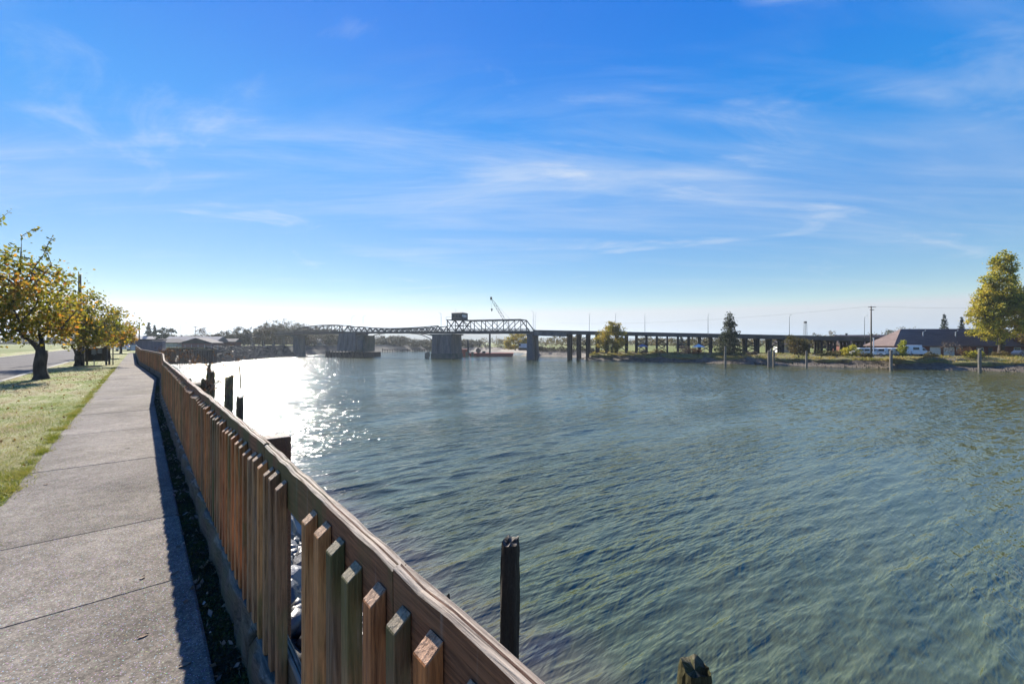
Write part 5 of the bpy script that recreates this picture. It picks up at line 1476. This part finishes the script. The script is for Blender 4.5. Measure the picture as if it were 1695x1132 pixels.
# ------------------------------------------------------------------ buildings
mats['brick'] = MAT('red_brick', [(0.115, 0.045, 0.035), (0.17, 0.065, 0.048), (0.20, 0.085, 0.062)], 1.2, 0.9, 0.3, 8, fine=0.5)
mats['roof_brown'] = MAT('brown_roof', [(0.115, 0.080, 0.070), (0.155, 0.112, 0.10), (0.19, 0.14, 0.125)], 0.5, 0.9, 0.4, 5, (0.6, 0.6, 4), fine=0.5)
mats['roof_pale'] = MAT('pale_metal_roof', [(0.20, 0.185, 0.18), (0.28, 0.265, 0.26)], 0.8, 0.9, 0.1)
mats['roof_dark'] = MAT('dark_roof', [(0.045, 0.040, 0.048), (0.08, 0.07, 0.078)], 0.6, 0.9, 0.2)
mats['wall_red'] = MAT('dark_red_siding', [(0.12, 0.040, 0.040), (0.17, 0.062, 0.058)], 0.8, 0.85, 0.2, 4, (1, 1, 5))
mats['wall_grey'] = MAT('grey_violet_siding', [(0.11, 0.095, 0.11), (0.16, 0.14, 0.155)], 0.8, 0.85, 0.2, 4, (5, 5, 1))
mats['wall_cream'] = MAT('cream_siding', [(0.40, 0.37, 0.27), (0.50, 0.46, 0.35)], 0.8, 0.85, 0.1)
mats['wall_white'] = MAT('white_siding', [(0.55, 0.55, 0.54), (0.68, 0.68, 0.67)], 0.8, 0.8, 0.1, 4, (1, 1, 6))
def building(name, label, c, W, D, wall_h, ridge_h, rz, wall, roof, windows=(), hip=0.0, over=0.45, cat='building', flat_roof=False, doors=()):
    """walls, pitched roof with overhang, openings on the front (y-) wall: (x, z, w, h)"""
    t = thing(name, label, cat, c, None, rz)
    w = lpart(t, 'wall', MB().box((0, 0, wall_h / 2 - 0.1), (W, D, wall_h + 0.2)), wall)
    if not flat_roof:
        if hip == 0:
            for s_ in (-1, 1):
                lpart(t, 'gable', MB().prism([(s_ * (W / 2 - 0.02), -D / 2, wall_h), (s_ * (W / 2 - 0.02), D / 2, wall_h), (s_ * (W / 2 - 0.02), 0, ridge_h - 0.05)], (-s_, 0, 0), 0.15), wall)
        a, b = W / 2 + over, D / 2 + over; h = W / 2 + over - hip; ez = wall_h - (ridge_h - wall_h) * over / (D / 2)
        ez = max(ez, wall_h - 0.35)
        mb = MB(); th = 0.16
        V = [(-a, -b, ez), (a, -b, ez), (a, b, ez), (-a, b, ez), (-h, 0, ridge_h), (h, 0, ridge_h)]
        V2 = [(x, y, z + th) for x, y, z in V]
        mb.add(V + V2, [(0, 1, 5, 4)[::-1], (1, 2, 5)[::-1], (2, 3, 4, 5)[::-1], (3, 0, 4)[::-1], (6, 7, 11, 10), (7, 8, 11), (8, 9, 10, 11), (9, 6, 10), (0, 1, 7, 6), (1, 2, 8, 7), (2, 3, 9, 8), (3, 0, 6, 9)])
        rf = lpart(t, 'roof', mb, roof)
    else:
        rf = lpart(t, 'roof', MB().box((0, 0, wall_h + 0.22), (W + 2 * over, D + 2 * over, 0.26)), roof)
    for x, z, ww, hh in windows:
        f = lpart(t, 'window', MB().box((x, -D / 2 - 0.02, z), (ww + 0.16, 0.10, hh + 0.16)), 'white')
        lpart(t, 'pane', MB().box((x, -D / 2 - 0.075, z), (ww, 0.03, hh)), 'glass', parent=f)
    for x, ww, hh, m_ in doors:
        lpart(t, 'door', MB().box((x, -D / 2 - 0.03, hh / 2), (ww, 0.10, hh)), m_)
    return t, rf
# right bank
bl, rf = building('brick_building', 'long brick building under a broad brown roof behind the parked vans', Vector((119.5, 118.5, LANDR)), 36, 9.5, 2.75, 6.95, math.radians(-4), 'brick', 'roof_brown',
    [(-2, 1.5, 1.4, 1.1), (3, 1.5, 1.4, 1.1), (8, 1.5, 1.4, 1.1), (12, 1.5, 1.4, 1.1)], hip=6.0, over=0.8, doors=((-8, 2.6, 2.2, 'wall_white'), (-4.6, 2.6, 2.2, 'wall_white'), (5.5, 1.0, 2.1, 'dark_steel')))
for x, y in ((-9.0, -2.4), (-1.0, -2.6)):
    lpart(bl, 'vent_pipe', MB().tube([(x, y, 4.3), (x, y, 6.2), (x + 0.6, y, 6.6)], 0.14, 7), 'lampgrey', parent=rf)
building('shed', 'low brown roofed shed behind the viaduct left of the utility pole', Vector((117, 141.5, LANDR)), 20, 8, 2.8, 5.7, math.radians(-18), 'brick', 'roof_brown')
building('white_house', 'small pale building under the viaduct beyond the leaning shrub', Vector((95, 148, LANDR)), 9, 6, 2.6, 4.0, math.radians(-12), 'wall_white', 'roof_dark', [(-2, 1.5, 1.2, 1), (2, 1.5, 1.2, 1)])
# left bank
building('shed', 'dark flat-roofed shed at the far end of the fence', PX(246, 566, 96) - Vector((0, 0, 1.78)), 5.4, 5, 2.05, 2.0, math.radians(32), 'wall_grey', 'roof_dark', [], flat_roof=True, over=0.2)
building('cream_building', 'low cream building with a dark roof beside the flat-roofed shed', PX(280, 566, 150) - Vector((0, 0, 1.78)), 9.5, 7, 1.6, 2.75, math.radians(6), 'wall_cream', 'roof_dark', [(-2, 0.9, 1, 0.7)], hip=2.0)
building('red_building', 'long dark red building with a pale metal roof on the left bank', PX(325, 566, 158) - Vector((0, 0, 1.78)), 17, 9, 1.8, 3.6, math.radians(8), 'wall_red', 'roof_pale', [(-5, 1.0, 1, 0.8), (0, 1.0, 1, 0.8)])
building('red_shed', 'red gabled shed in front of the pale roofed building', PX(335, 566, 148) - Vector((0, 0, 1.78)), 7, 9, 1.5, 3.0, math.radians(98), 'wall_red', 'roof_dark')
building('brick_shed', 'low brick shed at the end of the red buildings', PX(372, 566, 165) - Vector((0, 0, 1.78)), 9, 6, 1.9, 2.9, math.radians(12), 'brick', 'roof_dark', [(0, 1.0, 1.2, 0.8)])
building('warehouse', 'white roofed warehouse beyond the flat-roofed shed', PX(226, 566, 175) - Vector((0, 0, 1.78)), 15, 9, 2.6, 3.9, math.radians(14), 'wall_grey', 'roof_pale')
building('gable_house', 'small white gabled house seen under the left bridge span', PX(527, 566, 262) - Vector((0, 0, 4.2)), 7, 8, 2.6, 6.0, math.radians(100), 'wall_white', 'wall_white', [(0, 1.4, 1, 1)])
# houses across the road, half hidden by the trees
for k, (o_, a_, W, rz, wl_, lab) in enumerate(((-22, 40, 9, 49.3, 'wall_white', 'white house across the road behind the nearest tree'), (-22, 58, 10, 49.3, 'wall_grey', 'grey house across the road behind the forked tree'), (-21, 78, 9, 49.3, 'wall_cream', 'cream house across the road, farthest of the three'))):
    building('house', lab, PA(o_, a_, -0.03), 8.0, W, 2.7, 4.9, math.radians(130.7), wl_, 'roof_dark', [(-2.2, 1.5, 1.1, 1.1), (2.2, 1.5, 1.1, 1.1)], doors=((0, 0.95, 2.05, 'wall_red'),))
for k, (o_, a_, lab) in enumerate(((-15.5, 33, 'clipped hedge before the white house across the road'), (-15.5, 50, 'clipped hedge before the grey house across the road'), (-15.5, 68, 'clipped hedge before the cream house across the road'))):
    tree('hedge', lab, PA(o_, a_, -0.03), [((CS * 0 - SN * j, CS * j, 0.7), (0.9, 0.9, 0.7)) for j in (-4, -2.5, -1, 0.5, 2, 3.5)], 2600, 0.16, 'leaf_olive', 300 + k, 0.3, 0.05, 60, 0.16, 0.5, cat='hedge', group='hedges across the road')
# pile wall on the left shore
wc = Vector((-107, 138.5, WATER))
pw = thing('pile_wall', 'dark wall of upright timber piles along the left shore', 'wall', wc)
q0, q1 = Vector((-112, 139.6, 0)), Vector((-92.5, 135.6, 0)); dq = (q1 - q0); Lq = dq.length; dq /= Lq
k = int(Lq / 0.9)
for i in range(k):
    p = q0 + dq * (0.45 + i * Lq / k)
    MB().tube([p + Vector((0, 0, WATER - 1.2)), p + Vector((0, 0, -0.3 + rr.uniform(-0.12, 0.1)))], 0.36, 8).build('pile', mats['trestle'], pw)
MB().beam(q0 + Vector((-0.1, -0.45, -0.75)), q1 + Vector((-0.1, -0.45, -0.75)), 0.2, 0.35).build('waler', mats['grey_wood'], pw)
MB().beam(q0 + Vector((0.1, 0.35, -2.6)), q1 + Vector((0.1, 0.35, -2.6)), 0.2, 4.4).build('backing', mats['trestle'], pw)
# chain link fence along the wall top
cf = thing('wire_fence', 'pale wire fence along the top of the pile wall', 'fence', q0 + Vector((0.2, 0.9, 0)))
for i in range(9):
    p = q0 + dq * (i * Lq / 8) + Vector((0.2, 0.9, 0))
    MB().beam(p + Vector((0, 0, -0.6)), p + Vector((0, 0, 0.95)), 0.06).build('post', mats['lampgrey'], cf)
mb = MB()
for z in (0.3, 0.62, 0.95): mb.beam(q0 + Vector((0.2, 0.9, z)), q1 + Vector((0.2, 0.9, z)), 0.035)
mb.build('wire', mats['lampgrey'], cf)
# white rail fence at the end of the path
wf0 = PX(212, 566, 92); wf1 = PX(226, 566, 92)
wf = thing('white_fence', 'white railing closing the far end of the footpath', 'fence', Vector((wf0.x, wf0.y, 0)))
for i in range(10):
    p = wf0.lerp(wf1, i / 9)
    MB().beam((p.x, p.y, -0.1), (p.x, p.y, 1.1), 0.07).build('post', mats['white'], wf)
for z in (0.2, 1.05): MB().beam((wf0.x, wf0.y - 0.06, z), (wf1.x, wf1.y - 0.06, z), 0.05, 0.08).build('rail', mats['white'], wf)

# concrete blocks holding the bank under the poplar
for i in range(6):
    c = Vector((107.5 + 1.95 * i * 1.05, 104.2 - 1.35 * i * 1.05, -2.75))
    o = MB().box((0, 0, 0), (2.1, 0.8, 0.78), math.atan2(-1.35, 1.95)).build('concrete_block', mats['conc'])
    o.location = c; b = o.modifiers.new('bevel', 'BEVEL'); b.width = 0.04
    tag(o, ('leftmost', 'second', 'third', 'fourth', 'fifth', 'rightmost')[i] + ' concrete block in the row below the poplar', 'block', 'concrete blocks below the poplar')

# ------------------------------------------------------------------ right bank trees
pop = on_ground(1657, 107, LANDR)
plr = random.Random(5); plumes = []
for k in range(30):
    d_ = 5.7 * math.sqrt(plr.random()); an = plr.uniform(0, 6.283)
    zt = 26.4 - 1.75 * d_ - plr.uniform(0, 3.0); zb_ = 2.6 + plr.uniform(0, 0.42) * zt
    rr_p = plr.uniform(1.15, 1.75)
    plumes.append(((math.cos(an) * d_ - 0.8 + 0.06 * zt, math.sin(an) * d_ * 0.8, (zt + zb_) / 2), (rr_p, rr_p, (zt - zb_) / 2)))
plumes += [((0.3, 0, 20), (1.8, 1.8, 6.4)), ((0.5, 0, 22.6), (2.0, 2.0, 3.8)), ((-0.8, 0, 20.4), (2.0, 1.9, 4.8)), ((1.8, 0, 20.4), (1.9, 1.9, 4.6)), ((-2.6, 0, 15.5), (2.0, 2.0, 5.0)), ((-1.6, 0, 17), (1.7, 1.7, 5.6)), ((2.4, 0, 17), (1.7, 1.7, 6)), ((-4.0, 0, 12.5), (1.9, 1.9, 5.2)), ((-5.6, 0, 9.5), (1.8, 1.8, 4.6)), ((4.4, 0, 12), (1.8, 1.8, 5.5)), ((-3.2, -2, 6), (2.4, 2, 3.2)), ((1.5, -3, 6.0), (2.6, 2, 3.2))]
tree('poplar', 'tall yellow-green poplar at the right edge of the far bank', pop, plumes, 32000, 0.44, 'leaf_poplar', 201, 5.0, 0.62, 560, 0.27, 0.35, every=4, droop=-0.3)
tree('broadleaf_tree', 'dark green tree at the far right edge beside the poplar', on_ground(1716, 112, LANDR), [((-0.6, 0, 8.5), (4.6, 4.0, 5.6)), ((-1.2, 0, 13.5), (2.8, 2.6, 3.0)), ((0, 0, 5), (4.0, 3.5, 3.0))], 7000, 0.46, 'leaf_olive', 202, 3.0, 0.4, 130, 0.32, 0.45, every=4)
tree('broadleaf_tree', 'rounded yellow and olive tree at the river bend before the viaduct', on_ground(1013, 149, LANDR), [((0, 0, 5.0), (4.6, 4.0, 4.0)), ((-3.2, 0, 4.2), (2.8, 2.6, 3.4)), ((2.6, 0, 5.6), (2.8, 2.6, 3.6)), ((0.5, 0, 8.2), (2.6, 2.4, 2.2)), ((0, -1, 2.4), (4.6, 3.0, 1.9))], 8500, 0.42, 'leaf_yellow', 203, 2.0, 0.3, 150, 0.3, 0.5, every=4)
conifer('spruce', 'lone ragged spruce on the bank in front of the viaduct', on_ground(1208, 133, LANDR), 13.2, 5.4, 'leaf_spruce', 204, 5200, None, 0.5, 0.5)
tree('leaning_shrub', 'olive shrubby tree leaning over the mud bank', on_ground(1322, 116, LANDR - 0.4), [((-0.6, 0, 3.0), (3.2, 2.4, 2.3)), ((1.6, 0, 3.6), (2.2, 2.0, 1.7)), ((-2.0, 0, 4.4), (1.9, 1.7, 1.4)), ((0.5, 0, 1.5), (2.6, 2.0, 1.2))], 3400, 0.34, 'leaf_olive', 205, 1.0, 0.14, 100, 0.26, 0.4, lean=(-0.5, 0), every=2)
tree('round_bush', 'rounded green bush in front of the leftmost van', on_ground(1410, 107.5, LANDR), [((0, 0, 1.4), (2.1, 1.6, 1.35)), ((-1.1, 0, 1.0), (1.3, 1.2, 1.0))], 1900, 0.30, 'leaf_poplar', 206, 0.4, 0.07, 50, 0.22, 0.5, cat='bush')
tree('lime_tree', 'small upright lime green tree on the bank before the truck', on_ground(1494, 106, LANDR), [((0, 0, 1.5), (1.0, 1.0, 1.3)), ((0.15, 0, 2.9), (0.75, 0.75, 1.3))], 1700, 0.28, 'leaf_lime', 207, 0.6, 0.06, 50, 0.2, 0.4)
tree('bare_shrub', 'bare brown many-stemmed shrub in front of the brick building', on_ground(1572, 106, LANDR), [((0, 0, 2.2), (2.1, 1.6, 1.5)), ((-0.8, 0, 2.8), (1.3, 1.2, 1.0))], 500, 0.22, 'leaf_bare', 208, 0.5, 0.07, 70, 0.25, 0.4, cat='shrub', every=1)
tree('orange_shrub', 'low rusty orange shrub below the brick building', on_ground(1598, 106, LANDR), [((0, 0, 1.2), (1.5, 1.2, 1.1))], 700, 0.26, 'leaf_brown', 209, 0.3, 0.05, 36, 0.22, 0.4, cat='shrub', every=2)
bush_spots = [(1132, 133, 1.6, 'leaf_bare', 'brown bramble mound on the bank left of the spruce'), (1146, 132, 1.1, 'leaf_brown', 'small rusty bramble mound beside the brown one'), (1090, 139, 0.9, 'leaf_olive', 'low olive scrub on the bank near the yellow tree'),
              (1360, 110, 1.0, 'leaf_olive', 'dark scrub under the viaduct left of the round bush'), (1385, 109, 0.9, 'leaf_olive', 'dark scrub touching the round bush'), (1432, 104.5, 0.7, 'leaf_olive', 'low scrub at the foot of the utility pole'),
              (1540, 104.5, 0.7, 'leaf_olive', 'low scrub on the bank in front of the truck'), (1612, 104, 1.0, 'leaf_poplar', 'green scrub at the left foot of the poplar'), (1655, 105, 0.9, 'leaf_olive', 'scrub at the trunk of the poplar'), (1245, 123, 0.6, 'leaf_bare', 'low dry scrub right of the spruce'),
              (1062, 143, 0.8, 'leaf_bare', 'dry scrub right of the yellow tree')]
for k, (px, Y, s_, mt, lab) in enumerate(bush_spots):
    tree('scrub', lab, on_ground(px, Y, LANDR - 0.15), [((0, 0, 0.8 * s_), (2.0 * s_, 1.5 * s_, 0.9 * s_)), ((1.3 * s_, 0, 0.6 * s_), (1.3 * s_, 1.1 * s_, 0.7 * s_))], int(900 * s_ + 300), 0.26, mt, 400 + k, 0.25, 0.05, 40, 0.22, 0.4, cat='bush', group='bushes along the far bank', every=2)
# behind the viaduct and building
for k, (px, Y, h, r_, kind, lab) in enumerate(((1563, 185, 15.8, 3.4, 'c', 'left of the two dark conifers behind the brown roof'), (1592, 180, 14.0, 3.0, 'c', 'right of the two dark conifers behind the brown roof'),
        (1460, 240, 10.6, 7.0, 't', 'low brown tree on the rise left of the brown roof'), (1492, 235, 12.6, 8.0, 't', 'broad brown tree on the rise behind the brown roof'), (1525, 230, 11.0, 7.5, 't', 'olive tree just behind the left roof hip'), (1625, 220, 10.5, 6.5, 't', 'olive tree behind the roof near the poplar'),
        (1350, 190, 7.6, 4.0, 't', 'left olive tree behind the viaduct beyond the leaning shrub'), (1378, 186, 8.2, 3.6, 't', 'right olive tree behind the viaduct beyond the leaning shrub'), (1100, 260, 7.5, 7.0, 't', 'tree seen through the viaduct columns right of the yellow tree'), (1128, 230, 6.6, 4.2, 'c', 'dark conifer seen through the viaduct columns'),
        (1155, 250, 7.0, 7.0, 't', 'olive tree seen through the viaduct left of the spruce'), (1180, 240, 6.5, 5.5, 't', 'olive tree seen through the viaduct just left of the spruce'), (1245, 240, 6.0, 6.0, 't', 'olive tree seen through the viaduct right of the spruce'), (1290, 225, 6.5, 4.5, 't', 'olive tree behind the viaduct left of the leaning shrub'),
        (930, 252, 9.2, 8.0, 't', 'olive tree seen under the viaduct girder'), (962, 255, 8.0, 7.0, 't', 'olive tree seen between the first viaduct columns'), (1070, 270, 8.0, 6.5, 't', 'olive tree seen through the viaduct beside the yellow tree'))):
    b = on_ground(px, Y, LANDR)
    if kind == 'c': conifer('conifer', lab, b, h, r_, 'leaf_dark', 500 + k, 1500, 'trees behind the viaduct', 0.35, 0.7)
    else: tree('broadleaf_tree', lab, b, [((0, 0, h * 0.52), (r_, r_ * 0.8, h * 0.42)), ((-r_ * 0.6, 0, h * 0.42), (r_ * 0.6, r_ * 0.6, h * 0.34)), ((r_ * 0.6, 0, h * 0.45), (r_ * 0.6, r_ * 0.6, h * 0.36))], 1500, 0.62, 'leaf_olive', 500 + k, h * 0.25, 0.2, 70, 0.3, 0.5, 'trees behind the viaduct', every=6)
# golden tree behind the pier, by the crane
tree('broadleaf_tree', 'big golden brown tree on the shore beside the crane', on_ground(853, 222, -2.4), [((0, 0, 4.6), (5.5, 4.5, 4.2)), ((3.4, 0, 5.2), (4.0, 3.6, 3.6)), ((-3.2, 0, 3.0), (3.4, 3, 2.8)), ((6.5, 0, 3.8), (3.4, 3, 3.0))], 6500, 0.55, 'leaf_yellow', 210, 1.5, 0.3, 110, 0.3, 0.5, every=5)
# left bank trees
for k, (px, Y, h, r_, kind, lab) in enumerate(((246, 180, 10.0, 2.9, 'c', 'pointed dark conifer above the flat-roofed shed'), (256, 186, 9.2, 2.3, 'c', 'smaller dark conifer right of the pointed one'), (275, 172, 8.4, 2.9, 'p', 'rounded dark pine left of the bare tree'),
        (334, 190, 8.6, 3.0, 'b', 'bare pinkish grey tree over the red roofs'), (312, 195, 4.8, 3.2, 't', 'low olive tree left of the bare tree'), (352, 200, 5.2, 4.0, 't', 'low olive tree right of the bare tree'), (372, 205, 7.4, 4.0, 't', 'dark olive tree over the brick shed'),
        (398, 212, 9.6, 5.0, 't', 'olive tree before the left bridge approach'), (415, 214, 9.8, 4.6, 't', 'brown olive tree at the bridge approach'), (438, 196, 9.6, 4.2, 't', 'pale olive tree in front of the left bridge approach'),
        (452, 236, 16.0, 7.0, 't', 'tallest tree of the wooded rise behind the left bridge approach'), (474, 240, 16.2, 7.5, 't', 'broad tree on the crest of the wooded rise'), (497, 246, 14.6, 7.5, 't', 'tree on the right shoulder of the wooded rise'), (520, 255, 13.2, 7.5, 't', 'tree behind the left truss span'), (545, 262, 11.8, 7.0, 't', 'tree behind the right part of the left truss'),
        (508, 236, 6.8, 5.0, 't', 'low tree under the left bridge span, left of the white gable'), (550, 246, 6.4, 5.0, 't', 'low tree under the left bridge span, right of the white gable'))):
    b = on_ground(px, Y, -0.1 if Y < 230 else -1.0)
    g_ = 'trees on the left bank'
    if kind == 'c': conifer('conifer', lab, b, h, r_, 'leaf_dark', 600 + k, 1500, g_, 0.3, 0.6)
    elif kind == 'b': tree('bare_tree', lab, b, [((0, 0, h * 0.6), (r_, r_, h * 0.36))], 900, 0.4, 'leaf_bare', 600 + k, h * 0.25, 0.15, 90, 0.3, 0.3, g_, every=2)
    else: tree('pine' if kind == 'p' else 'broadleaf_tree', lab, b, [((0, 0, h * 0.55), (r_, r_ * 0.8, h * 0.42)), ((-r_ * 0.6, 0, h * 0.45), (r_ * 0.6, r_ * 0.6, h * 0.34)), ((r_ * 0.6, 0, h * 0.47), (r_ * 0.6, r_ * 0.6, h * 0.36))], 2100, 0.55, 'leaf_dark' if kind == 'p' else 'leaf_wood', 600 + k, h * 0.25, 0.2, 80, 0.28, 0.5, g_, every=6)
# far woods that read as one mass
def wood(name, label, spots, n, leaf, mat, seed):
    r = np.random.default_rng(seed); C = []
    for (x, y, z, rad, h) in spots:
        k = int(n / len(spots))
        p, _ = lobes_points([((x, y, z + h * 0.5), (rad, rad, h * 0.5))], k, r, 0.5, 24, 0.4)
        p[:, 2] = np.maximum(p[:, 2], z); C.append(p)
    me = leaf_mesh(name, np.concatenate(C), leaf, r, 1.5, 0.0)
    o = link(name, me, mats[mat], None, 'stuff'); o['label'] = label; o['category'] = 'woodland'
wr_ = random.Random(77)
spots = []
for i in range(60):
    px = 598 + 195 * i / 60 + wr_.uniform(-3, 3); Y = 322 + wr_.uniform(-12, 30)
    hh = (7.5 if px < 680 else 5.0) * wr_.uniform(0.7, 1.15)
    b = on_ground(px, Y, LANDR); spots.append((b.x, b.y, b.z, wr_.uniform(3, 5), hh))
wood('far_wood', 'autumn woodland along the far shore seen under the drawbridge', spots, 26000, 0.8, 'leaf_wood', 71)
spots = []
for i in range(120):
    px = 405 + 205 * i / 120 + wr_.uniform(-3, 3); Y = 285 + wr_.uniform(-12, 35)
    yt = float(np.interp(px, [405, 430, 450, 480, 520, 560, 610], [550, 540, 533, 533, 540, 546, 558]))
    b = on_ground(px, Y, -1.2); hh = (CAM_Z - (yt - 566) / FPX * Y + 1.2) * wr_.uniform(0.72, 1.0); spots.append((b.x, b.y, b.z, wr_.uniform(4, 7), hh))
wood('far_wood', 'wooded rise behind the left bridge approach', spots, 42000, 0.8, 'leaf_wood', 74)
spots = []
for i in range(120):
    px = 760 + 960 * i / 120 + wr_.uniform(-4, 4); Y = 420 + wr_.uniform(-30, 60)
    b = on_ground(px, Y, LANDR); spots.append((b.x, b.y, b.z, wr_.uniform(5, 9), wr_.uniform(5, 8.5)))
wood('far_wood', 'distant low tree line behind the viaduct', spots, 20000, 1.2, 'leaf_olive', 72)
spots = []
for i in range(90):
    px = -60 + 640 * i / 90 + wr_.uniform(-4, 4); Y = 330 + wr_.uniform(-40, 60)
    b = on_ground(px, Y, -0.5); spots.append((b.x, b.y, b.z, wr_.uniform(4, 8), wr_.uniform(4, 8)))
wood('far_wood', 'distant tree line behind the buildings of the left bank', spots, 18000, 1.1, 'leaf_wood', 73)

spots = []
for i in range(70):
    f_ = i / 69
    k_ = int(f_ * 8.999); g_ = f_ * 9 - k_
    q_ = shoreR[13 + k_].lerp(shoreR[14 + k_], g_).lerp(topR[13 + k_].lerp(topR[14 + k_], g_), 0.75)
    if q_.y < 180: continue
    spots.append((q_.x + wr_.uniform(-1, 1), q_.y + wr_.uniform(0, 3), -3.4, wr_.uniform(1.5, 3.2), wr_.uniform(1.8, 3.6)))
wood('shore_scrub', 'dark scrub covering the shore behind the bridge and barge', spots, 14000, 0.5, 'leaf_wood', 75)
# ------------------------------------------------------------------ right bank furniture
up = on_ground(1442, 106.5, LANDR)
pole('tall utility pole with two crossarms before the parked vans', up, 12.3, 0.17, ((0.25, 1.0), (0.95, 0.55)), 0.1)
b = on_ground(1446, 106.0, LANDR)
MBt = thing('white_post', 'short white post standing beside the tall utility pole', 'post', b)
MB().tube([b + Vector((0, 0, -0.2)), b + Vector((0, 0, 4.4))], 0.11, 8).build('shaft', mats['white'], MBt)
MB().box(b + Vector((0, 0, 4.45)), (0.3, 0.3, 0.1)).build('cap', mats['white'], MBt)
def wire(label, a, c, sag):
    o_ = thing('overhead_wire', label, 'wire', Vector(a)); a, c = Vector(a), Vector(c); n = 14
    MB().tube([a.lerp(c, i / n) - Vector((0, 0, sag * 4 * (i / n) * (1 - i / n))) for i in range(n + 1)], 0.012, 4).build('cable', mats['dark_steel'], o_)
wire('wire running right from the tall utility pole to beyond the poplar', up + Vector((0.9, -0.1, 12.2)), Vector((150, 101, 11.0)), 0.8)
wire('wire running left from the tall utility pole over the viaduct', up + Vector((-0.9, -0.1, 12.2)), Vector((20, 190, 10.0)), 1.6)
lt = on_ground(1333, 178, LANDR)
lt_ = thing('lattice_mast', 'small lattice mast rising behind the viaduct', 'mast', lt)
mb = MB()
for sx, sy in ((-1, -1), (1, -1), (1, 1), (-1, 1)): mb.beam(lt + Vector((0.7 * sx, 0.7 * sy, 0)), lt + Vector((0.35 * sx, 0.35 * sy, 11.3)), 0.07)
for i in range(11):
    z0, z1 = i * 1.02, (i + 1) * 1.02; f0, f1 = 0.7 - 0.031 * z0, 0.7 - 0.031 * z1
    for sy in (-1, 1): mb.beam(lt + Vector((-f0, sy * f0, z0)), lt + Vector((f1, sy * f1, z1)), 0.08); mb.beam(lt + Vector((f0, sy * f0, z0)), lt + Vector((-f1, sy * f1, z1)), 0.08)
mb.build('frame', mats['lampgrey'], lt_)
MB().box(lt + Vector((0, 0, 11.6)), (0.8, 0.8, 0.7)).build('head', mats['dark_steel'], lt_)
cp = on_ground(1401, 165, LANDR)
MBt = thing('chimney_stack', 'short dark stack standing behind the viaduct', 'chimney', cp)
MB().tube([cp, cp + Vector((0, 0, 6.6))], [0.42, 0.34], 10).build('shaft', mats['dark_steel'], MBt)
MB().tube([cp + Vector((0, 0, 6.5)), cp + Vector((0, 0, 6.8))], 0.42, 10).build('rim', mats['dark_steel'], MBt)
mats['canopy'] = PLAIN('canopy_blue', (0.16, 0.22, 0.36), 0.7)
for px, Y, mt, lab in ((1063, 150, 'canopy', 'blue canopy tent under the viaduct right of the yellow tree'), (1156, 141, 'white', 'white canopy tent under the viaduct left of the spruce')):
    b = on_ground(px, Y, LANDR); t = thing('canopy_tent', lab, 'tent', b)
    for sx in (-1.4, 1.4):
        for sy in (-1.4, 1.4): MB().beam(b + Vector((sx, sy, -0.1)), b + Vector((sx, sy, 2.0)), 0.07).build('leg', mats['lampgrey'], t)
    MB().add([b + Vector((-1.6, -1.6, 1.9)), b + Vector((1.6, -1.6, 1.9)), b + Vector((1.6, 1.6, 1.9)), b + Vector((-1.6, 1.6, 1.9)), b + Vector((0, 0, 2.9))], [(0, 1, 4), (1, 2, 4), (2, 3, 4), (3, 0, 4), (3, 2, 1, 0)]).build('roof', mats[mt], t)
dw = on_ground(1300, 111, -3.2)
t = thing('drift_log', 'dark drift log slanting down the mud bank below the leaning shrub', 'log', dw)
MB().tube([dw + Vector((-2.4, 0.5, 1.0)), dw + Vector((-0.5, 0.2, 0.15)), dw + Vector((1.8, -0.3, -0.4))], [0.14, 0.20, 0.16], 8).build('stem', mats['piling'], t, smooth=True)
MB().tube([dw + Vector((-0.5, 0.2, 0.2)), dw + Vector((0.4, 0.5, 0.9))], [0.09, 0.03], 6).build('branch', mats['piling'], t, smooth=True)

# ------------------------------------------------------------------ haze
mb = MB().box((0, 1350, 36), (6900, 4100, 96))
hz = mb.build('haze', None)
hz['kind'] = 'stuff'
m = bpy.data.materials.new('haze'); m.use_nodes = True
N, L = m.node_tree.nodes, m.node_tree.links
N.remove(N['Principled BSDF'])
pv = N.new('ShaderNodeVolumePrincipled')
pv.inputs['Color'].default_value = (0.78, 0.88, 1.0, 1)
pv.inputs['Density'].default_value = 0.00016
pv.inputs['Anisotropy'].default_value = 0.45
L.new(pv.outputs[0], N['Material Output'].inputs['Volume'])
hz.data.materials.append(m)
